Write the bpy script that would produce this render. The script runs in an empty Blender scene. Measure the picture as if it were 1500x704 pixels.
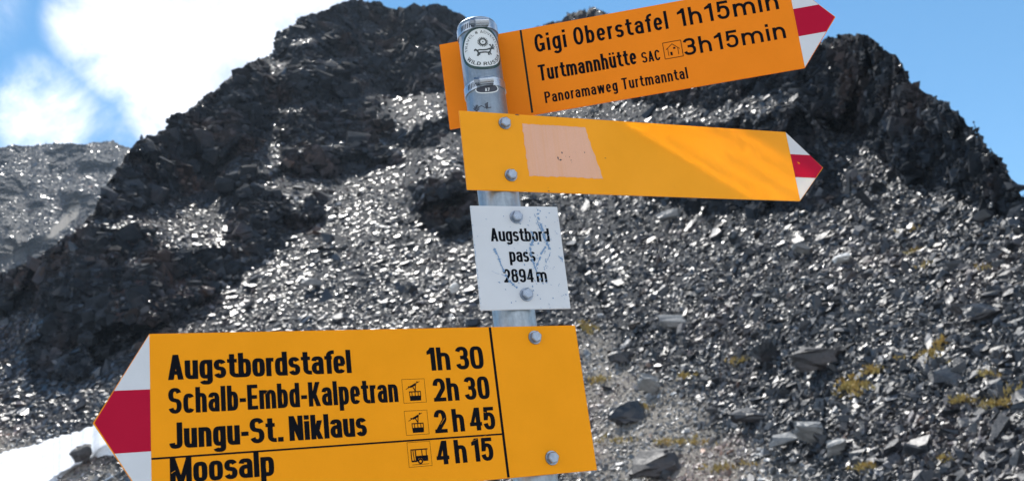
import bpy, bmesh, math, random
import numpy as np
from mathutils import Vector, Matrix

random.seed(4)
RNG = np.random.default_rng(11)
scene = bpy.context.scene
COL = scene.collection

# ------------------------------------------------------------------ camera
CAM = np.array([0.0, 0.0, 1.6])
# the camera's right, up and back axes in the world
CX_, CY_, CZ_ = (np.array(v) for v in ([0.99138, 0.04105, -0.12445], [0.13105, -0.31053, 0.94149], [0.0, -0.94968, -0.31323]))
CAMMAT = np.stack([CX_, CY_, CZ_], 1)
FPX = 1458.0                                  # focal length in photograph pixels
cam_d = bpy.data.cameras.new("camera")
cam = bpy.data.objects.new("camera", cam_d)
COL.objects.link(cam)
cam_d.sensor_width = 36.0
cam_d.lens = 36.0 * FPX / 1500.0
cam_d.clip_start = 0.05
cam_d.clip_end = 20000
cam_d.dof.use_dof = True
cam_d.dof.focus_distance = 1.12
cam_d.dof.aperture_fstop = 14.0
M4 = Matrix([list(CAMMAT[i]) + [float(CAM[i])] for i in range(3)] + [[0, 0, 0, 1]])
cam.matrix_world = M4
scene.camera = cam

# ------------------------------------------------------------------ sun, sky, exposure
SUN_EL, SUN_AZ = math.radians(58.0), math.radians(-20.0)   # azimuth clockwise from +Y
SUN_DIR = Vector((math.sin(SUN_AZ) * math.cos(SUN_EL), math.cos(SUN_AZ) * math.cos(SUN_EL), math.sin(SUN_EL)))
sun_d = bpy.data.lights.new("sun", "SUN")
sun_d.energy = 4.0
sun_d.angle = math.radians(0.5)
sun_d.color = (1.0, 0.96, 0.9)
sun = bpy.data.objects.new("sun", sun_d)
COL.objects.link(sun)
sun.rotation_euler = SUN_DIR.to_track_quat("Z", "Y").to_euler()
sun.location = (0, 0, 50)
scene.view_settings.view_transform = "Standard"
scene.view_settings.look = "None"
scene.view_settings.exposure = 0.62
scene.view_settings.gamma = 1.0
scene.view_settings.use_curve_mapping = False
scene.cycles.use_denoising = True
scene.cycles.sample_clamp_indirect = 0.0
scene.cycles.blur_glossy = 0.0
scene.cycles.max_bounces = 8
scene.cycles.use_guiding = True

def px_dir(x, y):
    """world direction(s) seen at photograph pixel x, y"""
    x = np.asarray(x, float); y = np.asarray(y, float)
    r = (x - 750.0) / FPX; u = (352.0 - y) / FPX
    d = r[..., None] * CAMMAT[:, 0] + u[..., None] * CAMMAT[:, 1] - CAMMAT[:, 2]
    return d / np.linalg.norm(d, axis=-1, keepdims=True)

def px_azt(x, y):
    d = px_dir(x, y)
    h = np.hypot(d[..., 0], d[..., 1])
    return np.arctan2(d[..., 0], d[..., 1]), d[..., 2] / h

def azt_px(az, t):
    d = np.stack([np.sin(az), np.cos(az), t], -1)
    c = d @ CAMMAT
    z = np.minimum(c[..., 2], -1e-3)
    return 750.0 + FPX * c[..., 0] / -z, 352.0 - FPX * c[..., 1] / -z

def build_world():
    w = bpy.data.worlds.new("World")
    scene.world = w
    w.use_nodes = True
    nt = w.node_tree
    N, L = nt.nodes, nt.links
    for n in list(N):
        N.remove(n)
    out = N.new("ShaderNodeOutputWorld")
    bg = N.new("ShaderNodeBackground")
    bg.inputs["Strength"].default_value = 0.13
    sky = N.new("ShaderNodeTexSky")
    sky.sky_type = "NISHITA"
    sky.sun_disc = False
    sky.sun_elevation = SUN_EL
    sky.sun_rotation = SUN_AZ
    sky.altitude = 2894
    sky.air_density = 1.0
    sky.dust_density = 0.0
    sky.ozone_density = 0.7
    tc = N.new("ShaderNodeTexCoord")
    def noise(scale, detail, rough, dist=0.0):
        n = N.new("ShaderNodeTexNoise")
        n.inputs["Scale"].default_value = scale
        n.inputs["Detail"].default_value = detail
        n.inputs["Roughness"].default_value = rough
        n.inputs["Distortion"].default_value = dist
        L.new(tc.outputs["Generated"], n.inputs["Vector"])
        return n
    def math_(op, a, b=None, clamp=False):
        m = N.new("ShaderNodeMath"); m.operation = op; m.use_clamp = clamp
        for i, v in enumerate((a, b)):
            if v is None: continue
            if isinstance(v, (int, float)): m.inputs[i].default_value = v
            else: L.new(v, m.inputs[i])
        return m.outputs[0]
    # a handful of cloud banks, each a soft cone of directions that the noise then breaks up
    banks = [(310, 70, 150, .95), (190, 40, 110, .85), (62, 165, 85, .5), (420, -30, 130, .9), (250, 150, 80, .6),
             (150, 200, 60, .3), (-260, -60, 220, .6), (900, -900, 380, .8), (2300, -200, 420, .8)]
    # unseen bright cumulus added behind the viewer as fill for the shaded boards
    behind = [((-.75, -.6, .35), 30, 1.0), ((.2, -.95, .3), 34, 1.05), ((.85, -.5, .35), 28, 1.0)]
    tot = None
    allb = [(px_dir(x, y), r / FPX, s) for x, y, r, s in banks] + [(np.array(d) / np.linalg.norm(d), math.radians(a), s) for d, a, s in behind]
    for (d, r, s) in allb:
        vm = N.new("ShaderNodeVectorMath"); vm.operation = "DOT_PRODUCT"
        L.new(tc.outputs["Generated"], vm.inputs[0]); vm.inputs[1].default_value = tuple(d)
        mr = N.new("ShaderNodeMapRange"); mr.interpolation_type = "SMOOTHSTEP"
        mr.inputs["From Min"].default_value = math.cos(r * 1.15)
        mr.inputs["From Max"].default_value = math.cos(r * 0.35)
        mr.inputs["To Max"].default_value = s
        L.new(vm.outputs["Value"], mr.inputs["Value"])
        tot = mr.outputs["Result"] if tot is None else math_("MAXIMUM", tot, mr.outputs["Result"])
    n1 = noise(9, 12, 0.66, 0.35)
    n2 = noise(3.0, 4, 0.5)
    nn = math_("ADD", math_("MULTIPLY", math_("SUBTRACT", n1.outputs["Fac"], 0.5), 2.6), math_("MULTIPLY", math_("SUBTRACT", n2.outputs["Fac"], 0.5), 0.5))
    # thin high veils all over the rest of the sky, behind the camera too
    veil = noise(2.2, 6, 0.6, 0.8)
    base = math_("ADD", tot, math_("MULTIPLY", nn, math_("MINIMUM", 1.0, math_("MULTIPLY", tot, 2.2))))
    mr = N.new("ShaderNodeMapRange"); mr.interpolation_type = "SMOOTHSTEP"
    mr.inputs["From Min"].default_value = 0.05; mr.inputs["From Max"].default_value = 1.12
    L.new(base, mr.inputs["Value"])
    mix = N.new("ShaderNodeMix"); mix.data_type = "RGBA"
    L.new(mr.outputs["Result"], mix.inputs["Factor"])
    hs = N.new("ShaderNodeHueSaturation"); hs.inputs["Saturation"].default_value = 1.2; hs.inputs["Hue"].default_value = .486
    L.new(sky.outputs["Color"], hs.inputs["Color"]); L.new(hs.outputs["Color"], mix.inputs["A"])
    cr = N.new("ShaderNodeMix"); cr.data_type = "RGBA"
    cr.inputs["A"].default_value = (4.0, 4.5, 5.5, 1); cr.inputs["B"].default_value = (8.6, 8.8, 9.3, 1)
    cm = N.new("ShaderNodeMapRange"); cm.inputs["From Min"].default_value = .34; cm.inputs["From Max"].default_value = .58
    n3 = noise(5.5, 8, .6, .3); L.new(n3.outputs["Fac"], cm.inputs["Value"]); L.new(cm.outputs["Result"], cr.inputs["Factor"])
    L.new(cr.outputs["Result"], mix.inputs["B"])
    L.new(mix.outputs["Result"], bg.inputs["Color"])
    L.new(bg.outputs["Background"], out.inputs["Surface"])
build_world()

# ------------------------------------------------------------------ materials
def new_mat(name, color=(.5, .5, .5), rough=.6, metal=0.0, spec=.5):
    m = bpy.data.materials.new(name); m.use_nodes = True
    b = m.node_tree.nodes["Principled BSDF"]
    b.inputs["Base Color"].default_value = (*color, 1)
    b.inputs["Roughness"].default_value = rough
    b.inputs["Metallic"].default_value = metal
    b.inputs["Specular IOR Level"].default_value = spec
    return m

class NB:
    """small node-building helper"""
    def __init__(s, m):
        s.m = m; s.nt = m.node_tree; s.N = s.nt.nodes; s.L = s.nt.links; s.b = s.N["Principled BSDF"]
        s.tc = s.N.new("ShaderNodeTexCoord")
    def noise(s, scale, detail=6, rough=.55, vec=None, dist=0, sc=None):
        n = s.N.new("ShaderNodeTexNoise")
        n.inputs["Scale"].default_value = scale; n.inputs["Detail"].default_value = detail
        n.inputs["Roughness"].default_value = rough; n.inputs["Distortion"].default_value = dist
        v = vec or s.tc.outputs["Object"]
        if sc:
            mp = s.N.new("ShaderNodeMapping"); mp.inputs["Scale"].default_value = sc
            s.L.new(v, mp.inputs["Vector"]); v = mp.outputs["Vector"]
        s.L.new(v, n.inputs["Vector"]); return n.outputs["Fac"]
    def ramp(s, f, stops):
        r = s.N.new("ShaderNodeValToRGB"); e = r.color_ramp.elements
        while len(e) < len(stops): e.new(.5)
        for k, (p, c) in enumerate(stops):
            e[k].position = p; e[k].color = (*c, 1) if len(c) == 3 else c
        s.L.new(f, r.inputs["Fac"]); return r.outputs["Color"]
    def mix(s, f, a, b, mode="MIX"):
        m = s.N.new("ShaderNodeMix"); m.data_type = "RGBA"; m.blend_type = mode
        for k, v in (("Factor", f), ("A", a), ("B", b)):
            if isinstance(v, (int, float)): m.inputs[k].default_value = v
            elif isinstance(v, tuple): m.inputs[k].default_value = (*v, 1)
            else: s.L.new(v, m.inputs[k])
        return m.outputs["Result"]
    def rng(s, f, a, b, c, d):
        m = s.N.new("ShaderNodeMapRange"); s.L.new(f, m.inputs["Value"])
        for k, v in zip(("From Min", "From Max", "To Min", "To Max"), (a, b, c, d)): m.inputs[k].default_value = v
        return m.outputs["Result"]
    def attr(s, name):
        a = s.N.new("ShaderNodeAttribute"); a.attribute_name = name; return a
    def bump(s, h, strength, dist):
        b = s.N.new("ShaderNodeBump"); b.inputs["Strength"].default_value = strength; b.inputs["Distance"].default_value = dist
        s.L.new(h, b.inputs["Height"]); s.L.new(b.outputs["Normal"], s.b.inputs["Normal"])
    def color(s, c): s.L.new(c, s.b.inputs["Base Color"])
    def rough(s, c): s.L.new(c, s.b.inputs["Roughness"])

def sign_paint(name, color, rough, dirt=.12, spec=.5, streak=None):
    m = new_mat(name, color, rough, 0, spec); n = NB(m)
    f = n.noise(14, 7, .65)
    f2 = n.noise(900, 2, .5)
    c2 = tuple(x * .88 + .002 for x in color)
    c = n.mix(n.rng(f, .35, .75, 0, .6), color, c2)
    c = n.mix(n.rng(f2, .3, .7, 0, dirt), c, tuple(x * .7 for x in color))
    n.color(c)
    n.rough(n.rng(f, .3, .7, rough * .85, rough * 1.25))
    n.bump(n.noise(1600, 2, .5), .05, .0002)
    if streak:
        st = n.noise(1, 5, .6, sc=(260, 7, 1))
        n.color(n.mix(n.rng(st, .45, .7, 0, .4), c, streak))
    return m

ORANGE = sign_paint("orange_sign_paint", (.9, .33, .003), .5, .1, .12)
ORANGE_DEEP = sign_paint("deep_orange_sign_paint", (.86, .23, .006), .5, .1, .12)
ORANGE_GLOSS = sign_paint("satin_orange_sign_paint", (.9, .35, .004), .45, .1, .2)
GLOSS_BACK = sign_paint("lacquered_sign_back", (.95, .6, .2), .085, .02, 1.0)
GLOSS_BACK.node_tree.nodes["Principled BSDF"].inputs["Metallic"].default_value = .75
WHITE = sign_paint("white_sign_paint", (.6, .63, .66), .5, .08, .2)
RED = sign_paint("crimson_sign_paint", (.42, .001, .03), .5, .1, .12)
INK = new_mat("black_lettering_ink", (.003, .004, .007), .6, 0, .06)
DARK_GREEN_INK = new_mat("dark_green_line_ink", (.004, .016, .013), .5, 0, .1)
PATCH = sign_paint("faded_sticker_residue", (.76, .43, .29), .6, .3, .3, (.7, .34, .16))
SCRATCH = new_mat("bare_metal_scratch", (.16, .27, .42), .5, .35)
CHIP = new_mat("dark_paint_chip", (.03, .035, .05), .5)

def metal_mat(name, color, rough, sc=(30, 30, 6), streak=.5):
    m = new_mat(name, color, rough, .9); n = NB(m)
    f = n.noise(6, 7, .65, sc=sc); g = n.noise(220, 3, .6)
    c = n.mix(n.rng(f, .3, .7, 0, streak), color, tuple(x * .55 for x in color))
    c = n.mix(n.rng(g, .45, .7, 0, .35), c, tuple(min(1, x * 1.25) for x in color))
    n.color(c); n.rough(n.rng(f, .3, .7, rough * .8, rough * 1.35)); n.bump(g, .08, .0004)
    return m
GALV = metal_mat("galvanised_steel", (.33, .38, .42), .46)
BOLT = metal_mat("zinc_bolt_steel", (.3, .35, .42), .3, (40, 40, 40), .4)
CLAMP = metal_mat("stainless_clamp_steel", (.46, .51, .56), .3, (40, 40, 40), .3)
STICKER = sign_paint("white_sticker_vinyl", (.68, .72, .72), .35, .1)
STICKER_RIM = new_mat("dark_green_sticker_rim", (.012, .045, .04), .35)
STICKER_INK = new_mat("dark_grey_sticker_ink", (.035, .045, .045), .5)

def rock_mat(name, dark, light, rough, spec, tone=True):
    m = new_mat(name, dark, rough, 0, spec); n = NB(m)
    g = n.tc.outputs["Object"]
    f = n.noise(.9, 8, .7); f2 = n.noise(6, 6, .65); f3 = n.noise(.12, 5, .6)
    c = n.mix(n.rng(f, .3, .7, 0, 1), dark, light)
    c = n.mix(n.rng(f3, .5, .68, 0, .35), c, (.11, .066, .048))
    c = n.mix(n.rng(f2, .52, .7, 0, .4), c, tuple(x * .45 for x in dark))
    if tone:
        c = n.mix(1.0, c, n.attr("tone").outputs["Color"], "MULTIPLY")
    n.color(c)
    rg = n.rng(f2, .3, .7, rough * .8, rough * 1.25)
    if tone:
        ad = n.N.new("ShaderNodeMath"); ad.operation = "MULTIPLY_ADD"
        n.L.new(n.attr("tone").outputs["Alpha"], ad.inputs[0]); ad.inputs[1].default_value = .36; n.L.new(rg, ad.inputs[2]); rg = ad.outputs[0]
    n.rough(rg)
    n.bump(f2, .6, .06)
    return m
SCREE_ROCK = rock_mat("grey_schist_rubble", (.0105, .013, .0175), (.035, .04, .047), .25, .6)
BOULDER = rock_mat("grey_schist_boulder", (.014, .017, .022), (.045, .05, .057), .36, .5, False)
PALE_ROCK = rock_mat("pale_quartz_rock", (.5, .5, .48), (.72, .71, .69), .5, .5, False)
LIGHT_ROCK = rock_mat("light_grey_rock", (.15, .155, .16), (.3, .3, .29), .45, .5, False)
DARK_ROCK = rock_mat("dark_grey_rock", (.035, .036, .04), (.075, .073, .075), .55, .35, False)

CRAG = rock_mat("dark_fractured_rock", (.0095, .0135, .019), (.034, .04, .049), .8, .1)

def terrain_mat():
    m = new_mat("mountain_rock_and_scree", (.08, .08, .085), .85, 0, .12); n = NB(m)
    cl = n.attr("cliff").outputs["Fac"]; ru = n.attr("rust").outputs["Fac"]; sa = n.attr("sand").outputs["Fac"]
    f = n.noise(.35, 10, .68, sc=(1, 1, 1.9)); f2 = n.noise(2.2, 8, .7); f3 = n.noise(.06, 6, .6)
    cliff = n.mix(n.rng(f, .32, .7, 0, 1), (.009, .0125, .018), (.03, .035, .043))
    cliff = n.mix(n.rng(f3, .46, .66, 0, .5), cliff, (.034, .026, .024))
    cliff = n.mix(n.rng(f2, .5, .72, 0, .55), cliff, (.012, .014, .017))
    scree = n.mix(n.rng(f2, .3, .7, 0, 1), (.012, .015, .02), (.04, .044, .05))
    c = n.mix(cl, scree, cliff)
    c = n.mix(ru, c, n.mix(n.rng(f2, .3, .7, 0, 1), (.12, .055, .04), (.075, .06, .06)))
    c = n.mix(sa, c, n.mix(n.rng(f2, .3, .7, 0, 1), (.16, .14, .115), (.3, .275, .24)))
    n.color(c)
    n.bump(n.mix(.5, n.noise(1.6, 8, .7), n.noise(7, 5, .7)), .6, .3)
    return m
TERRAIN = terrain_mat()

def simple_noise_mat(name, a, b, scale, rough, bumpd=0, spec=.3):
    m = new_mat(name, a, rough, 0, spec); n = NB(m)
    f = n.noise(scale, 8, .65)
    n.color(n.mix(n.rng(f, .3, .7, 0, 1), a, b))
    if bumpd: n.bump(f, .6, bumpd)
    return m
SNOW = simple_noise_mat("old_snow", (.84, .86, .89), (.6, .61, .63), 1.9, .7, .2)
GRAVEL = simple_noise_mat("pass_gravel", (.3, .29, .275), (.46, .45, .43), 5, .85, .05)
GRASS = simple_noise_mat("ochre_alpine_grass", (.5, .32, .08), (.34, .29, .11), 1.2, .7)

# ------------------------------------------------------------------ object helpers
def link_mesh(name, verts, faces, mat, parent=None, smooth=False):
    me = bpy.data.meshes.new(name)
    me.from_pydata([tuple(v) for v in verts], [], [tuple(f) for f in faces])
    me.update()
    if mat: me.materials.append(mat)
    if smooth:
        me.polygons.foreach_set("use_smooth", [True] * len(me.polygons))
    o = bpy.data.objects.new(name, me); COL.objects.link(o)
    if parent: o.parent = parent
    return o

def np_mesh(name, verts, tris, mat, smooth=False, attrs=None, colattr=None, nside=3):
    me = bpy.data.meshes.new(name)
    nv, nf = len(verts), len(tris)
    me.vertices.add(nv); me.vertices.foreach_set("co", np.ascontiguousarray(verts, np.float32).ravel())
    me.loops.add(nf * nside); me.loops.foreach_set("vertex_index", np.ascontiguousarray(tris, np.int32).ravel())
    me.polygons.add(nf)
    me.polygons.foreach_set("loop_start", np.arange(0, nf * nside, nside, dtype=np.int32))
    me.polygons.foreach_set("loop_total", np.full(nf, nside, np.int32))
    me.polygons.foreach_set("use_smooth", np.full(nf, smooth, bool))
    me.update(calc_edges=True)
    for k, v in (attrs or {}).items():
        a = me.attributes.new(k, "FLOAT", "POINT"); a.data.foreach_set("value", np.ascontiguousarray(v, np.float32))
    for k, v in (colattr or {}).items():
        a = me.attributes.new(k, "FLOAT_COLOR", "POINT"); a.data.foreach_set("color", np.ascontiguousarray(v, np.float32).ravel())
    me.materials.append(mat)
    o = bpy.data.objects.new(name, me); COL.objects.link(o)
    return o

def tag(o, label=None, cat=None, group=None, kind=None):
    if label: o["label"] = label
    if cat: o["category"] = cat
    if group: o["group"] = group
    if kind: o["kind"] = kind
    return o

def bm_obj(name, bm, mat, parent=None, smooth=False):
    me = bpy.data.meshes.new(name)
    bmesh.ops.recalc_face_normals(bm, faces=bm.faces)
    bm.to_mesh(me); bm.free()
    if mat: me.materials.append(mat)
    if smooth: me.polygons.foreach_set("use_smooth", [True] * len(me.polygons))
    o = bpy.data.objects.new(name, me); COL.objects.link(o)
    if parent: o.parent = parent
    return o

# ------------------------------------------------------------------ numpy noise
def hash3(ix, iy, iz, seed):
    h = (ix.astype(np.int64) * 374761393 + iy.astype(np.int64) * 668265263 + iz.astype(np.int64) * 2147483647 + seed * 1274126177) & 0xFFFFFFFF
    h = ((h ^ (h >> 13)) * 1274126177) & 0xFFFFFFFF
    h = ((h ^ (h >> 16)) * 2246822519) & 0xFFFFFFFF
    return ((h ^ (h >> 15)) & 0xFFFFFF).astype(np.float32) / 16777215.0

def vnoise(p, seed=0):
    i = np.floor(p).astype(np.int64); f = (p - i).astype(np.float32)
    f = f * f * (3 - 2 * f); r = 0
    for dx in (0, 1):
        for dy in (0, 1):
            for dz in (0, 1):
                w = (f[:, 0] if dx else 1 - f[:, 0]) * (f[:, 1] if dy else 1 - f[:, 1]) * (f[:, 2] if dz else 1 - f[:, 2])
                r = r + w * hash3(i[:, 0] + dx, i[:, 1] + dy, i[:, 2] + dz, seed)
    return r * 2 - 1

def fbm(p, octv=5, gain=.5, seed=0):
    r = 0; a = 1; s = 0
    for k in range(octv):
        r = r + a * vnoise(p * 2 ** k, seed + k * 17); s += a; a *= gain
    return r / s

def facet(p, seed=0, slope=1.0):
    """blocky relief: each Voronoi cell carries its own tilted plane"""
    i = np.floor(p).astype(np.int64); best = np.full(len(p), 9.0, np.float32); val = np.zeros(len(p), np.float32)
    for dx in (-1, 0, 1):
        for dy in (-1, 0, 1):
            for dz in (-1, 0, 1):
                cx, cy, cz = i[:, 0] + dx, i[:, 1] + dy, i[:, 2] + dz
                jx, jy, jz = (hash3(cx, cy, cz, seed + k) for k in (1, 2, 3))
                qx, qy, qz = p[:, 0] - (cx + jx), p[:, 1] - (cy + jy), p[:, 2] - (cz + jz)
                d = qx * qx + qy * qy + qz * qz
                m = d < best
                if not m.any(): continue
                g = [(hash3(cx[m], cy[m], cz[m], seed + k) * 2 - 1) * slope for k in (4, 5, 6)]
                h = hash3(cx[m], cy[m], cz[m], seed + 7) * 2 - 1
                val[m] = h * .6 + g[0] * qx[m] + g[1] * qy[m] + g[2] * qz[m]
                best[m] = d[m]
    return val

def inpoly(x, y, poly):
    r = np.zeros(x.shape, bool); n = len(poly)
    for k in range(n):
        (x0, y0), (x1, y1) = poly[k], poly[(k + 1) % n]
        if y0 == y1: continue
        c = ((y0 > y) != (y1 > y)) & (x < (x1 - x0) * (y - y0) / (y1 - y0) + x0)
        r ^= c
    return r

def blur(a, n, axis, it=2):
    if n < 1: return a
    for _ in range(it):
        pad = [(0, 0), (0, 0)]; pad[axis] = (n, n)
        b = np.cumsum(np.pad(a, pad, mode="edge"), axis=axis, dtype=np.float64)
        if axis == 0:
            b = np.concatenate([np.zeros((1, b.shape[1])), b], 0); a = (b[2 * n + 1:] - b[:-2 * n - 1]) / (2 * n + 1)
        else:
            b = np.concatenate([np.zeros((b.shape[0], 1)), b], 1); a = (b[:, 2 * n + 1:] - b[:, :-2 * n - 1]) / (2 * n + 1)
    return a

# ------------------------------------------------------------------ the mountain
SIL = [(-500, 640), (-260, 520), (-120, 455), (0, 402), (25, 392), (62, 372), (100, 345), (138, 312), (146, 285), (158, 268), (178, 240), (190, 218),
       (205, 205), (228, 198), (247, 186), (250, 168), (274, 164), (290, 150), (300, 140), (322, 128), (330, 118), (350, 100), (375, 88), (402, 78),
       (404, 48), (418, 41), (432, 38), (434, 30), (447, 22), (464, 20), (488, 8), (505, 1), (520, -2), (538, 4), (556, 2), (566, 12), (590, 12),
       (618, 8), (640, 6), (660, 14), (676, 28), (690, 44), (735, 52), (770, 46), (792, 38), (806, 32), (822, 30), (832, 20), (848, 16), (858, 18), (864, 11),
       (874, 12), (890, 20), (960, 38), (1040, 60), (1120, 74), (1180, 72), (1208, 58), (1232, 52), (1256, 49), (1274, 54), (1280, 58), (1296, 74),
       (1316, 86), (1322, 96), (1328, 112), (1336, 124), (1350, 132), (1362, 140), (1386, 152), (1404, 166), (1424, 172), (1431, 192), (1434, 206),
       (1450, 214), (1455, 232), (1472, 246), (1476, 260), (1480, 274), (1496, 288), (1530, 312), (1600, 350), (1750, 400), (2000, 470)]
CLIFFS = [
    # dark head of the left peak and its flank
    [(-300, 560), (-120, 450), (0, 398), (60, 370), (100, 340), (140, 300), (175, 230), (245, 160), (300, 120), (400, 60), (404, 20), (500, -60), (690, -60),
     (694, 196), (640, 216), (560, 246), (490, 256), (440, 262), (400, 258), (337, 276), (247, 288),
     (165, 318), (140, 340), (70, 380), (20, 412), (-80, 470)],
    # buttress under the scree terrace
    [(-30, 440), (20, 400), (60, 378), (140, 334), (190, 330), (232, 362), (290, 368), (334, 340), (340, 286), (366, 274), (420, 292), (436, 330), (430, 350), (352, 402),
     (288, 442), (252, 462), (205, 505), (110, 556), (48, 556), (38, 520), (74, 470), (60, 448), (0, 470), (-30, 480)],
    [(436, 300), (480, 292), (474, 325), (440, 345)],
    # outcrop left of the name plate
    [(611, 276), (650, 262), (700, 268), (700, 322), (652, 344), (616, 342)],
    # right mountain: head and long dark wall
    [(730, 0), (1000, 0), (1500, 0), (1800, 300), (1800, 470), (1560, 345), (1490, 312), (1440, 292), (1380, 282), (1330, 268), (1290, 236), (1262, 208), (1222, 190), (1180, 150),
     (1150, 140), (1100, 138), (1050, 150), (990, 152), (930, 146), (900, 128), (800, 96), (730, 70)],
    # wall behind and below the blank sign
    [(905, 205), (990, 190), (1120, 168), (1160, 158), (1190, 190), (1206, 236), (1232, 262), (1240, 296), (1200, 312), (1150, 314), (1050, 310), (960, 304), (944, 286), (900, 262)],
    [(1385, 276), (1500, 300), (1640, 350), (1640, 420), (1500, 330), (1420, 300)],
    # little outcrops in the upper scree
    [(700, 120), (740, 90), (800, 120), (780, 150), (720, 160)],
]
SCREE_IN = [  # bright chutes and ledges within the cliffs
    [(368, 236), (384, 214), (396, 172), (412, 172), (408, 205), (418, 240), (400, 258), (375, 256)],
    [(524, 28), (545, 26), (562, 44), (555, 54), (530, 50)],
    [(380, 76), (404, 78), (402, 100), (386, 98)],
    [(640, 60), (668, 50), (690, 64), (690, 76), (652, 70)],
    [(529, 122), (559, 126), (584, 139), (619, 139), (655, 134), (692, 120), (692, 150), (655, 172), (619, 189), (580, 198), (563, 172), (546, 150)],
    [(532, 205), (560, 204), (600, 218), (640, 216), (694, 180), (694, 230), (640, 240), (590, 232)],
    [(420, 60), (470, 52), (466, 62), (424, 70)], [(470, 88), (530, 84), (524, 94), (476, 100)],
    [(300, 356), (355, 356), (350, 366), (300, 364)],
    [(92, 372), (130, 366), (108, 382)],
]
RUST = [[(150, 350), (205, 318), (262, 372), (270, 430), (230, 470), (170, 480), (140, 420)], [(255, 400), (300, 380), (300, 430), (262, 450)], [(300, 390), (345, 384), (330, 430), (300, 440)]]
SAND = [[(852, 470), (905, 545), (960, 560), (1010, 590), (1060, 640), (1180, 690), (1240, 760), (820, 800), (850, 600)],
        [(-200, 600), (60, 640), (160, 690), (240, 800), (-200, 900)]]

def interp_line(pts, az):
    p = np.array(pts, float); a, t = px_azt(p[:, 0], p[:, 1])
    o = np.argsort(a); return np.interp(az, a[o], t[o])

NA, NT = 1400, 720
AZ = np.radians(np.linspace(-38, 38, NA))
T0 = 0.0
X0 = np.interp(np.degrees(AZ), [-38, -27, -10, 5, 18, 28, 38], [70, 62, 50, 42, 34, 30, 28])
jit = np.stack([AZ * 160, AZ * 0, AZ * 0], 1)
TR = interp_line(SIL, AZ) + .0022 * fbm(jit, 4, .6, 5) + .0016 * facet(jit * 1.7, 9)
TR = np.maximum(TR, .06)

def column_interp(G, tg, T):
    """sample a field given on (elevation tg, azimuth) at the elevations T of the same columns"""
    f = np.clip((T - tg[0]) / (tg[1] - tg[0]), 0, len(tg) - 1.001); i = f.astype(int); f = f - i
    j = np.broadcast_to(np.arange(G.shape[1])[None], T.shape)
    return G[i, j] * (1 - f) + G[i + 1, j] * f

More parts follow.
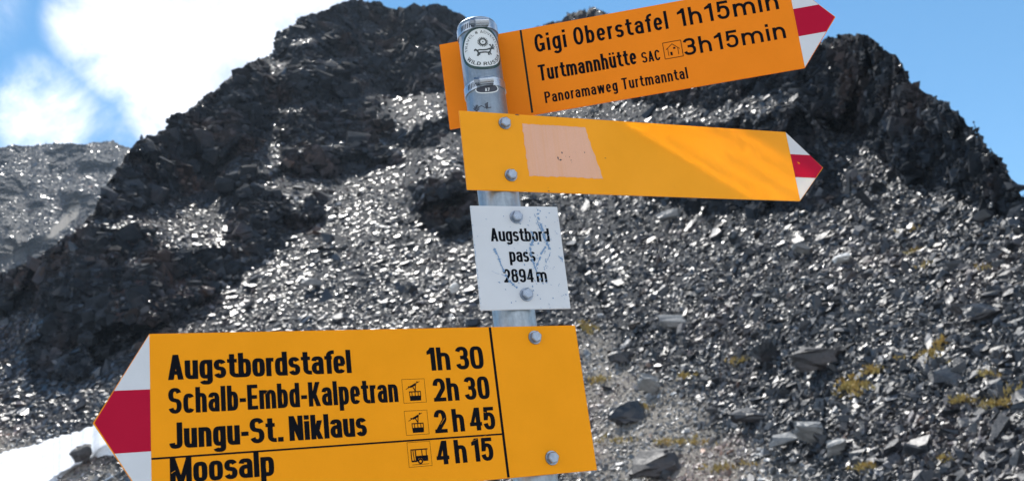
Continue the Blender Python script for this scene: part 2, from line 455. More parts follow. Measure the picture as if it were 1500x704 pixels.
def terrain():
    tg = np.linspace(T0, TR.max() + .01, 800)
    T = np.broadcast_to(tg[:, None], (800, NA)); A = np.broadcast_to(AZ[None, :], T.shape)
    px, py = azt_px(A, T)
    q = np.stack([px.ravel() / 42, py.ravel() / 42, px.ravel() * 0], 1)
    w1 = (fbm(q, 5, .6, 31) * 15).reshape(T.shape); w2 = (fbm(q, 5, .6, 77) * 12).reshape(T.shape)
    x, y = px + w1, py + w2
    cl = T > TR[None] - .004
    for p in CLIFFS: cl |= inpoly(x, y, p)
    sc = np.zeros(T.shape, bool)
    for p in SCREE_IN: sc |= inpoly(x, y, p)
    # small random ledges that hold scree inside the walls
    led = fbm(np.stack([(px.ravel() - .8 * py.ravel()) / 60, (py.ravel() + .35 * px.ravel()) / 15, px.ravel() * 0], 1), 4, .55, 55).reshape(T.shape) > .38
    cl &= ~sc
    cl &= ~(led & (px < 1100))
    clf = blur(blur(cl.astype(float), 2, 0), 2, 1)
    ru = np.zeros(T.shape, bool); sa = np.zeros(T.shape, bool)
    for p in RUST: ru |= inpoly(x, y, p)
    for p in SAND: sa |= inpoly(px + 3 * w1, py + 2 * w2, p)
    ruf = blur(blur(ru.astype(float), 8, 0), 8, 1) * .4; saf = blur(blur(sa.astype(float), 10, 0), 14, 1)
    # integrate the ground away from the viewer: scree lies at ~34 deg, rock walls stand steep
    ts = np.maximum(np.maximum(.66, T + .13) + saf * -.12, T + .09)
    tw = 3.2
    inv = (1 - clf) / (ts - T) + clf / (tw - T)
    lx = np.cumsum(inv * (tg[1] - tg[0]), 0)
    base = blur(lx, 60, 1)                             # keep neighbouring columns together ...
    loc = blur(lx, 14, 1)
    lx = base + .5 * (loc - base)                      # ... but let ribs and gullies stand out a little
    # now the mesh grid proper, whose last row follows the skyline
    s = np.linspace(0, 1, NT)[:, None]
    T = T0 + (TR[None, :] - T0) * s
    A = np.broadcast_to(AZ[None, :], T.shape)
    px, py = azt_px(A, T)
    lx, clf, ruf, saf = (column_interp(g, tg, T) for g in (lx, clf, ruf, saf))
    hard = clf > .5
    X = X0[None, :] * np.exp(lx)
    Xs = X.copy()
    P = np.stack([X * np.sin(A), X * np.cos(A), X * T], -1).reshape(-1, 3)
    # bedding dips down to the left
    B = P @ np.array([[.93, .0, .36], [.0, 1., .0], [-.36, .0, .93]]).T
    B = B * np.array([1.15, 1, .8])
    wob = np.stack([fbm(P / 3.5, 3, .5, 3), fbm(P / 3.5, 3, .5, 4), fbm(P / 3.5, 3, .5, 6)], 1) * .9
    d = 3.6 * facet(P / 10, 100, 1.1) + 1.7 * facet(B / 4.0, 200, .9) + .7 * facet(B / 1.7, 300, .8) + .25 * facet(B / .8, 400, .8)
    d += .6 * fbm(P / 9, 3, .5, 8)
    c = clf.ravel()
    ds = .3 * fbm(P / 6, 3, .5, 21)
    near_ridge = np.clip((1 - s) * 40, 0, 1) + 0 * T
    disp = (d * c + ds * (1 - c)).reshape(T.shape)
    X = X + disp
    # back of the ridge: the ground falls away behind, so the mountain has a far side
    rows = [np.stack([X * np.sin(A), X * np.cos(A), X * T], -1)]
    back = []
    for k in range(1, 9):
        Xb = X[-1] + k * 4.0; zb = X[-1] * TR - (k ** 1.3) * 2.2
        back.append(np.stack([Xb * np.sin(AZ), Xb * np.cos(AZ), zb], -1)[None])
    front = []
    for k in range(14, 0, -1):                          # apron down to the pass
        f = k / 14; Xf = X[0] * (1 - .55 * f); zf = -(1.75) * (1 - (1 - f) ** 2)
        front.append(np.stack([Xf * np.sin(AZ), Xf * np.cos(AZ), zf + 0 * Xf], -1)[None])
    V = np.concatenate(front + rows + back, 0) + CAM
    nr = V.shape[0]
    def ext(a): return np.concatenate([np.repeat(a[:1], 14, 0), a, np.repeat(a[-1:], 8, 0)], 0).ravel()
    idx = np.arange(nr * NA).reshape(nr, NA)
    F = np.stack([idx[:-1, :-1], idx[:-1, 1:], idx[1:, 1:], idx[1:, :-1]], -1).reshape(-1, 4)
    o = np_mesh("mountain", V.reshape(-1, 3), F, TERRAIN, False, dict(cliff=ext(clf), rust=ext(ruf), sand=ext(saf)), nside=4)
    tag(o, kind="structure")
    # smooth surface normals for the rocks that lie on it
    Pn = np.stack([Xs * np.sin(A), Xs * np.cos(A), Xs * T], -1)
    du = np.gradient(blur3(Pn, 10), axis=1); dv = np.gradient(blur3(Pn, 10), axis=0)
    n = np.cross(du, dv); n /= np.linalg.norm(n, axis=-1, keepdims=True) + 1e-9
    return dict(T=T, A=A, px=px, py=py, X=X, P=rows[0] + CAM, n=n, cl=clf, hard=hard, sand=saf)

def blur3(P, n):
    return np.stack([blur(blur(P[..., k], n, 0, 1), n, 1, 1) for k in range(3)], -1)

TER = terrain()

# the ridge far behind on the left
def far_ridge():
    na, nt = 520, 300
    az = np.radians(np.linspace(-40, -12, na))
    sil = [(-700, 240), (-300, 226), (0, 216), (22, 212), (40, 214), (92, 210), (122, 211), (140, 208), (166, 206), (175, 212), (190, 216), (205, 220), (300, 240), (420, 300)]
    tr = interp_line(sil, az) + .0012 * fbm(np.stack([az * 220, az * 0, az * 0], 1), 4, .6, 15)
    s = np.linspace(0, 1, nt)[:, None]; T = .05 + (tr[None] - .05) * s; A = np.broadcast_to(az[None], T.shape)
    px, py = azt_px(A, T)
    q = np.stack([px.ravel() / 26, py.ravel() / 20, px.ravel() * 0], 1)
    f = fbm(q, 5, .6, 41).reshape(T.shape)
    cl = (f > .07) | (inpoly(px + f * 20, py + f * 10, [(0, 250), (30, 255), (38, 275), (10, 275)]))
    clf = blur(blur(cl.astype(float), 1, 0), 1, 1)
    pale = 2.2 * blur(blur(inpoly(px + f * 8, py, [(110, 290), (118, 300), (113, 314), (88, 336), (62, 354), (76, 334), (100, 314)]).astype(float), 1, 0), 1, 1)
    pale = np.maximum(pale, .6 * blur(blur(inpoly(px + f * 30, py, [(0, 265), (14, 280), (50, 300), (40, 370), (0, 400)]).astype(float), 3, 0), 3, 1) * .5)
    ts = np.maximum(.75, T + .2)
    inv = (1 - clf) / (ts - T) + clf / (2.0 - T)
    lx = np.cumsum(inv * (tr - .05)[None] / (nt - 1), 0); b = blur(blur(lx, 50, 1), 3, 0); lx = b + .3 * (blur(lx, 8, 1) - b)
    X = 400 * np.exp(lx)
    P = np.stack([X * np.sin(A), X * np.cos(A), X * T], -1).reshape(-1, 3)
    d = 11 * facet(P / 22, 120, 1.2) + 4.5 * facet(P / 9, 220, 1.2) + 1.8 * facet(P / 3.5, 320, 1.)
    ds = 1.2 * fbm(P / 20, 3, .5, 720)
    X = X + (d * clf.ravel() + ds * (1 - clf.ravel())).reshape(T.shape)
    rows = [np.stack([X * np.sin(A), X * np.cos(A), X * T], -1)]
    for k in range(1, 6):
        Xb = X[-1] + k * 28; rows.append(np.stack([Xb * np.sin(az), Xb * np.cos(az), X[-1] * tr - k ** 1.3 * 16], -1)[None])
    rows.insert(0, np.stack([380 * np.sin(az), 380 * np.cos(az), -2 + 0 * az], -1)[None])
    V = np.concatenate(rows, 0) + CAM; nr = V.shape[0]
    def ext(a): return np.concatenate([a[:1], a, np.repeat(a[-1:], 5, 0)], 0).ravel()
    idx = np.arange(nr * na).reshape(nr, na)
    F = np.stack([idx[:-1, :-1], idx[:-1, 1:], idx[1:, 1:], idx[1:, :-1]], -1).reshape(-1, 4)
    o = np_mesh("far_ridge", V.reshape(-1, 3), F, TERRAIN, False, dict(cliff=ext(clf), rust=ext(clf * 0), sand=ext(pale)), nside=4)
    tag(o, kind="structure")
    Pn = P.reshape(T.shape + (3,))
    n = np.cross(np.gradient(blur3(Pn, 8), axis=1), np.gradient(blur3(Pn, 8), axis=0)); n /= np.linalg.norm(n, axis=-1, keepdims=True) + 1e-9
    return dict(px=px, py=py, X=X, P=rows[1] + CAM, n=n, cl=np.maximum(clf, np.clip(pale * 1.6, 0, 1)))
FAR = far_ridge()

# the pass itself: one sheet to the horizon
def ground():
    me_v = []; me_f = []
    rings = [0, 1, 2, 4, 8, 14, 25, 60, 200, 800, 4000]; n = 64
    me_v.append((0, 0, 0))
    rr = random.Random(2)
    for r in rings[1:]:
        for k in range(n):
            a = 2 * math.pi * k / n; me_v.append((r * math.sin(a), r * math.cos(a), rr.uniform(-.04, .0) if r < 60 else -.05 - (r > 300) * 6))
    for k in range(n): me_f.append((0, 1 + (k + 1) % n, 1 + k))
    for j in range(len(rings) - 2):
        a = 1 + j * n; b = a + n
        for k in range(n): me_f.append((a + k, a + (k + 1) % n, b + (k + 1) % n, b + k))
    tag(link_mesh("ground", me_v, me_f, GRAVEL), kind="structure")
ground()

# ------------------------------------------------------------------ rocks
SNOW_POLY = [(-340, 770), (-120, 712), (-10, 670), (60, 648), (120, 628), (150, 616), (215, 596), (260, 620), (236, 650), (170, 652), (146, 658), (118, 680), (92, 690), (70, 716), (20, 780), (-60, 850), (-340, 900)]
def rock_templates(n, seed, flat=(1., .7, .42), lid=.5):
    out = []
    r = np.random.default_rng(seed)
    for _ in range(n):
        pts = r.normal(size=(13, 3)); pts /= np.linalg.norm(pts, axis=1, keepdims=True)
        pts = np.sign(pts) * np.abs(pts) ** .65                  # blocky
        pts *= r.uniform(.75, 1.05, (13, 1)); pts[:, 2] = np.clip(pts[:, 2] + r.normal(size=13) * .02, -lid - .12, lid); pts *= np.array(flat) * .55
        bm = bmesh.new()
        vs = [bm.verts.new(p) for p in pts]
        res = bmesh.ops.convex_hull(bm, input=vs)
        bmesh.ops.delete(bm, geom=[v for v in bm.verts if not v.link_faces], context="VERTS")
        bmesh.ops.triangulate(bm, faces=bm.faces)
        bmesh.ops.recalc_face_normals(bm, faces=bm.faces)
        bm.verts.index_update()
        out.append((np.array([v.co[:] for v in bm.verts]), np.array([[v.index for v in f.verts] for f in bm.faces])))
        bm.free()
    return out
TEMPL = ROCKSHAPES = rock_templates(22, 7)
BLOCKS = rock_templates(14, 19, (1., .85, .8), 9)

def frames(n, tilt, rng):
    """random frames whose z axis is the surface normal tipped by about `tilt` radians"""
    k = len(n)
    z = n + rng.normal(size=(k, 3)) * tilt
    z /= np.linalg.norm(z, axis=1, keepdims=True)
    x = np.cross(z, rng.normal(size=(k, 3)) + np.array([0, 1.2, -.5])); x /= np.linalg.norm(x, axis=1, keepdims=True)
    y = np.cross(z, x)
    return np.stack([x, y, z], -1)

def scatter_mesh(name, pos, R, size, tone, mat, rng, TEMPL=None):
    TEMPL = TEMPL or ROCKSHAPES
    which = rng.integers(0, len(TEMPL), len(pos))
    Vs, Fs, Cs = [], [], []; off = 0
    for k, (tv, tf) in enumerate(TEMPL):
        m = which == k
        if not m.any(): continue
        sc = np.stack([size[m], size[m] * rng.uniform(.6, 1.1, m.sum()), size[m] * rng.uniform(.6, 1.5, m.sum())], 1)
        v = tv[None] * sc[:, None, :]
        v = np.einsum("nij,nkj->nki", R[m], v) + pos[m][:, None, :]
        nv = len(tv)
        f = tf[None] + (np.arange(m.sum()) * nv)[:, None, None] + off
        Vs.append(v.reshape(-1, 3)); Fs.append(f.reshape(-1, 3)); off += nv * m.sum()
        Cs.append(np.repeat(tone[m], nv, 0))
    o = np_mesh(name, np.concatenate(Vs), np.concatenate(Fs), mat, False, None, dict(tone=np.concatenate(Cs)))
    return o

def tones(n, rng, sand=None):
    v = np.exp(rng.normal(0, .55, n)); v = np.clip(v, .35, 3.2)
    warm = rng.normal(0, .05, n)
    c = np.stack([v * (1 + warm), v, v * (1 - warm), rng.random(n) ** 1.3], 1)
    rusty = rng.random(n) < .035
    c[rusty, :3] *= np.array([1.25, .85, .62])
    return c

def scatter_all():
    rng = np.random.default_rng(3)
    px, py = TER["px"], TER["py"]
    snowm = inpoly(px, py, SNOW_POLY)
    vis = (px > -330) & (px < 1830) & (py < 930) & ~snowm
    w = vis * (1 - TER["cl"]) + vis * TER["cl"] * .12
    # pixel area of each grid cell varies: weight by it
    area = np.abs(np.gradient(px, axis=1) * np.gradient(py, axis=0))
    w = np.maximum((w * area * (1 + .5 * TER['sand'])).ravel(), 0); w /= w.sum()
    N = 170000
    k = rng.choice(len(w), N, p=w)
    P = TER["P"].reshape(-1, 3)[k]; n = TER["n"].reshape(-1, 3)[k]; X = TER["X"].ravel()[k]
    # jitter inside the cell
    P = P + rng.normal(size=P.shape) * (X[:, None] * .0004)
    med = .175 * (X / 45.0) ** .55
    size = med * np.exp(rng.normal(0, .56, N))
    size = np.clip(size, .07, 2.6)
    big = rng.random(N) < .009
    size[big] *= rng.uniform(1.4, 2.6, big.sum())
    size *= 1 - .45 * TER["sand"].ravel()[k]
    pxs = size / X * FPX
    o = np.argsort(-pxs * (rng.uniform(.9, 1.1, N)))
    inside = (px.ravel()[k] > -20) & (px.ravel()[k] < 1520) & (py.ravel()[k] > 0) & (py.ravel()[k] < 720)
    tone = tones(N, rng)
    sd = TER['sand'].ravel()[k]
    tone[:, :3] *= 1 + sd[:, None] * np.array([4.2, 3.6, 2.9])
    tilt = np.interp(px.ravel()[k] + .5 * (py.ravel()[k] - 350), [650, 1050], [.27, .62])
    bx, by = px.ravel()[k], py.ravel()[k]
    band = fbm(np.stack([(bx + 1.1 * by) / 160, (by - .75 * bx) / 60, bx * 0], 1), 3, .55, 71)
    tilt = np.clip(tilt + .3 * band, .2, .8)
    tone[:, 3] *= np.interp(tilt, [.25, .6], [.45, 1.0])
    R = frames(n, tilt[:, None], rng)
    P = P + n * (size * .10)[:, None]
    # the boulders that show largest become objects of their own
    order = [i for i in o if inside[i]][:280]
    sel = np.zeros(N, bool); sel[order] = True
    m = ~sel
    s = scatter_mesh("scree", P[m], R[m], size[m], tone[m], SCREE_ROCK, rng)
    tag(s, kind="stuff")
    meshes = []
    for tv, tf in TEMPL:
        me = bpy.data.meshes.new("boulder"); me.from_pydata([tuple(v) for v in tv], [], [tuple(f) for f in tf]); me.materials.append(BOULDER); meshes.append(me)
    proto = None
    for j, i in enumerate(order):
        if proto is None:
            b = bpy.data.objects.new("boulder", meshes[0]); proto = b
            tag(b, "angular grey schist boulder lying among smaller stones on the scree slope", "boulder", "boulders on the scree slope")
        else:
            b = proto.copy(); b.data = meshes[int(rng.integers(0, len(meshes)))]
        COL.objects.link(b)
        Mx = Matrix([[R[i][a][c] for c in range(3)] for a in range(3)]).to_4x4()
        b.matrix_world = Matrix.Translation(P[i]) @ Mx @ Matrix.Diagonal((size[i], size[i] * rng.uniform(.6, 1.1), size[i] * rng.uniform(.6, 1.4), 1))
    # broken blocks that make up the rock walls, jointed in one common direction
    w = np.maximum(((TER["cl"] > .4) * vis * area).ravel(), 0); w = w / w.sum()
    N3 = 30000; k = rng.choice(len(w), N3, p=w)
    P3 = TER["P"].reshape(-1, 3)[k]; X3 = TER["X"].ravel()[k]
    jn = np.tile(np.array([.34, -.55, .76]) / np.linalg.norm([.34, -.55, .76]), (N3, 1)) + rng.normal(size=(N3, 3)) * .22
    jn += .5 * np.stack([vnoise(P3 / 7, 61), vnoise(P3 / 7, 62), vnoise(P3 / 7, 63) * .4], 1)
    jn /= np.linalg.norm(jn, axis=1, keepdims=True)
    xx = np.cross(jn, np.array([-.2, 1., .3]) + rng.normal(size=(N3, 3)) * .18); xx /= np.linalg.norm(xx, axis=1, keepdims=True)
    R3 = np.stack([xx, np.cross(jn, xx), jn], -1)
    s3 = np.clip(.42 * np.exp(rng.normal(0, .62, N3)), .18, 2.6) * (X3 / 90) ** 1.1
    top = np.clip((TER["py"].ravel()[k] - azt_px(TER["A"].ravel()[k], TER["T"][-1][None].repeat(TER["T"].shape[0], 0).ravel()[k])[1]) / 14, .25, 1)
    s3 = s3 * top
    d3 = P3 - CAM; d3 /= np.linalg.norm(d3, axis=1, keepdims=True)
    c3 = scatter_mesh("crag", P3 + d3 * (s3 * .22)[:, None], R3, s3, tones(N3, rng) ** np.array([.6, .6, .6, 1]), CRAG, rng, BLOCKS)
    tag(c3, kind="structure")
    # rubble on the far ridge
    w = ((1 - FAR["cl"]) * (FAR["px"] > -320) * (FAR["px"] < 330) * (FAR["py"] < 520)).ravel(); w = np.maximum(w, 0); w = w / w.sum()
    N2 = 24000; k = rng.choice(len(w), N2, p=w)
    P = FAR["P"].reshape(-1, 3)[k]; n = FAR["n"].reshape(-1, 3)[k]; X = FAR["X"].ravel()[k]
    size = np.clip(1.35 * np.exp(rng.normal(0, .5, N2)), .6, 6)
    s2 = scatter_mesh("far_scree", P + n * .2, frames(n, .34, rng), size, tones(N2, rng) * np.array([1.45, 1.3, 1.2, 1]), SCREE_ROCK, rng)
    tag(s2, kind="stuff")
scatter_all()

def ter_at(x, y):
    d = (TER["px"] - x) ** 2 + (TER["py"] - y) ** 2
    k = np.unravel_index(np.argmin(d), d.shape)
    return TER["P"][k], TER["n"][k], TER["X"][k]

def own_rock(x, y, wpx, hpx, mat, label, tilt=0.15, yaw=0.0, seed=0, depth=.62, flatn=0.5, pts=16):
    """a single rock wpx x hpx photograph pixels large, resting on the slope"""
    P, n, X = ter_at(x, y)
    W, H = .88 * wpx / FPX * X, .88 * hpx / FPX * X
    r = np.random.default_rng(seed + 500)
    p = r.normal(size=(pts, 3)); p /= np.linalg.norm(p, axis=1, keepdims=True)
    p = np.sign(p) * np.abs(p) ** .6 * r.uniform(.8, 1.05, (pts, 1))
    bm = bmesh.new(); vs = [bm.verts.new(q) for q in p]
    bmesh.ops.convex_hull(bm, input=vs)
    bmesh.ops.delete(bm, geom=[v for v in bm.verts if not v.link_faces], context="VERTS")
    bmesh.ops.triangulate(bm, faces=bm.faces)
    bmesh.ops.subdivide_edges(bm, edges=bm.edges, cuts=2, use_grid_fill=True)
    for v in bm.verts:
        v.co += Vector(r.normal(size=3) * .06)
    c, s_ = math.cos(tilt), math.sin(tilt)
    ext = [v.co.copy() for v in bm.verts]
    sx = W / (max(q.x for q in ext) - min(q.x for q in ext)); sz = H / (max(q.z for q in ext) - min(q.z for q in ext))
    for v in bm.verts:
        q = Vector((v.co.x * sx, v.co.y * W * depth * .5, v.co.z * sz))
        v.co = Vector((q.x * c - q.z * s_, q.y, q.x * s_ + q.z * c))
    az = math.atan2(P[0], P[1])
    o = bm_obj("boulder", bm, mat)
    o.matrix_world = Matrix.Translation(Vector(P + n * (H * .24 + .22 * X / 45))) @ Matrix.Rotation(-az + yaw, 4, "Z") @ Matrix.Rotation(.52, 4, "X")      # lies along the slope
    tag(o, label, "boulder", None)
    return o

ROCKS = [
    (1238, 386, 30, 15, PALE_ROCK, "small bright white stone standing out on the dark right-hand scree", -.1, 0),
    (1180, 372, 30, 18, LIGHT_ROCK, "pale tilted slab up-slope and left of the bright white stone", -.6, 1),
    (992, 478, 56, 20, LIGHT_ROCK, "long pale slab with sharp upper edge, up-slope and right of the lowest sign's end", -.12, 2),
    (1212, 532, 92, 36, DARK_ROCK, "large low dark boulder just above the yellow grass tufts on the right", -.08, 3),
    (1130, 527, 40, 40, BOULDER, "upright grey boulder left of the large low dark boulder", .5, 4),
    (957, 573, 38, 28, LIGHT_ROCK, "pale wedge-shaped rock tipping downhill on the sandy patch", -.6, 5),
    (1198, 642, 54, 34, LIGHT_ROCK, "big pale angular rock above the paired block at lower right", -.35, 6),
    (1233, 664, 34, 26, LIGHT_ROCK, "pale block with dark side face touching the big pale angular rock", .1, 7),
    (1156, 653, 50, 18, LIGHT_ROCK, "flat pale slab left of the big pale angular rock", -.05, 8),
    (966, 692, 96, 40, DARK_ROCK, "big dark reddish boulder at the bottom edge right of the lowest sign", -.1, 9),
    (926, 616, 62, 30, BOULDER, "squat grey boulder beside the lowest sign's right edge", .1, 10),
    (913, 531, 42, 18, BOULDER, "smooth blue-grey boulder beside the lowest sign's upper right corner", -.05, 11),
    (128, 676, 34, 26, DARK_ROCK, "dark stone poking out beside the snow patch", .3, 27),
    (670, 431, 18, 15, PALE_ROCK, "small white stone left of the white name plate", .6, 13),
    (1104, 617, 60, 20, BOULDER, "flat grey slab on the sandy ground beneath the yellow grass strip", -.15, 14),
    (1446, 466, 60, 20, BOULDER, "long grey slab near the right edge of the picture", -.2, 15),
    (1408, 462, 22, 18, DARK_ROCK, "dark upright rock beside the long grey slab near the right edge", -.7, 16),
    (985, 322, 46, 16, LIGHT_ROCK, "sunlit pale ledge block just below the blank orange sign", .1, 17),
    (458, 424, 40, 16, LIGHT_ROCK, "pale flat slab on the bright scree left of centre", -.3, 18),
]
for (x, y, w, h, mt, lab, tl, sd) in ROCKS:
    own_rock(x, y, w, h, mt, lab, tl, 0, sd)

# ------------------------------------------------------------------ snow patch
def snow():
    poly = SNOW_POLY
    px, py = TER["px"], TER["py"]
    q = np.stack([px.ravel() / 20, py.ravel() / 20, px.ravel() * 0], 1)
    f = fbm(q, 4, .55, 91).reshape(px.shape)
    m = inpoly(px + f * 5, py + f * 5, poly)
    depth = np.clip(blur(blur(m.astype(float), 4, 0), 14, 1), 0, 1)
    keep = depth > .12
    az, T = TER["A"], TER["T"]
    X = blur(blur(TER["X"], 16, 0), 60, 1) - 1.6 * np.clip((depth - .12) * 1.7, 0, 1) + .2
    V = np.stack([X * np.sin(az), X * np.cos(az), X * T], -1) + CAM
    idx = np.full(px.shape, -1); idx[keep] = np.arange(keep.sum())
    a, b, c, d = idx[:-1, :-1], idx[:-1, 1:], idx[1:, 1:], idx[1:, :-1]
    ok = (a >= 0) & (b >= 0) & (c >= 0) & (d >= 0)
    F = np.stack([a[ok], b[ok], c[ok], d[ok]], 1)
    tag(np_mesh("snow_patch", V[keep], F, SNOW, True, nside=4), kind="structure")
snow()

# ------------------------------------------------------------------ yellow grass
def grass():
    rng = np.random.default_rng(9)
    patches = [(1252, 570, 34, 14, 420), (1282, 547, 14, 10, 120), (1368, 522, 26, 8, 180), (1380, 505, 14, 5, 70), (1412, 590, 30, 6, 120), (1462, 598, 30, 8, 130),
               (1000, 652, 70, 9, 130), (1060, 688, 50, 6, 90), (920, 650, 30, 5, 30), (1272, 690, 16, 9, 130), (862, 486, 12, 10, 80), (1085, 533, 8, 4, 60),
               (1006, 556, 9, 4, 50), (1450, 552, 30, 6, 70), (1340, 372, 8, 3, 24), (1355, 392, 8, 3, 20), (1320, 345, 12, 3, 20), (1445, 395, 10, 3, 20), (880, 560, 20, 8, 70), (940, 600, 26, 6, 60),
               (1385, 675, 8, 4, 30), (1490, 575, 12, 6, 40)]
    V, F = [], []
    for (x, y, rx, ry, n) in patches:
        for _ in range(int(n * .7)):
            a = rng.uniform(0, 2 * math.pi); r = abs(rng.normal(0, .62))
            P, nrm, X = ter_at(x + rx * r * math.cos(a), y + ry * r * math.sin(a)) if _ % 6 == 0 else (P, nrm, X)
            base = P + np.array([0, 0, .12 * X / 45]) + rng.normal(size=3) * np.array([.16, .16, .05]) * (X / 45)
            for _b in range(3):
                h = rng.uniform(.10, .26) * X / 45; w = .035 * X / 45
                dd = rng.normal(size=3) * .6 + np.array([0, -.3, 1.0]); dd /= np.linalg.norm(dd)
                s = np.cross(dd, rng.normal(size=3)); s /= np.linalg.norm(s)
                b = base + rng.normal(size=3) * .03
                k = len(V); V += [b - s * w, b + s * w, b + dd * h]; F.append((k, k + 1, k + 2))
    tag(np_mesh("grass", np.array(V), np.array(F), GRASS, False), kind="stuff")
grass()

# ================================================================== signpost
def frame_of(j):
    """matrix: local x along the board, y up the board, z out of its face"""
    u, v, n = (np.array(j[k]) for k in ("u", "v", "n"))
    m = np.stack([u, -v, -n], 1); o = np.array(j["o"])
    return Matrix([list(map(float, m[i])) + [float(o[i])] for i in range(3)] + [[0, 0, 0, 1]])
POSE = {
    "mid": {"o": [-0.04079, 1.03824, 2.10678], "u": [0.91575, 0.40166, -0.00881], "v": [-0.01356, 0.009, -0.99987], "n": [-0.40153, 0.91574, 0.01369], "H": 0.09752, "W": .4572, "T": 0.04943},
    "bot": {"o": [-0.34268, 0.8841, 1.84815], "u": [0.89329, 0.44946, 0.00382], "v": [0.00355, 0.00143, -0.99999], "n": [-0.44946, 0.8933, -0.00032], "H": 0.15887, "W": 0.44791, "T": 0.04772},
    "top": {"o": [-0.05869, 1.11231, 2.23705], "u": [0.99322, -0.11577, -0.01085], "v": [0.00278, 0.11687, -0.99314], "n": [0.11625, 0.98638, 0.1164], "H": 0.11243, "W": 0.43385, "T": 0.04658},
    "white": {"o": [-0.04126, 1.04189, 1.9908], "u": [0.93819, 0.3456, -0.01869], "v": [-0.01547, -0.01207, -0.99981], "n": [-0.34576, 0.9383, -0.00598], "H": 0.12148, "W": 0.1045, "T": 0}}
POLE_XY = (-0.00875, 1.08176); POLE_R = .024; POLE_TOP = 2.238

# ---------------------------------------------------------------- stroke lettering
def arc(cx, cy, rx, ry, t0, t1, e=2.4, n=None):
    n = n or max(6, int(abs(t1 - t0) / 9)); r = []
    for k in range(n + 1):
        t = math.radians(t0 + (t1 - t0) * k / n); c, s = math.cos(t), math.sin(t)
        r.append((cx + rx * math.copysign(abs(c) ** (2 / e), c), cy + ry * math.copysign(abs(s) ** (2 / e), s)))
    return r

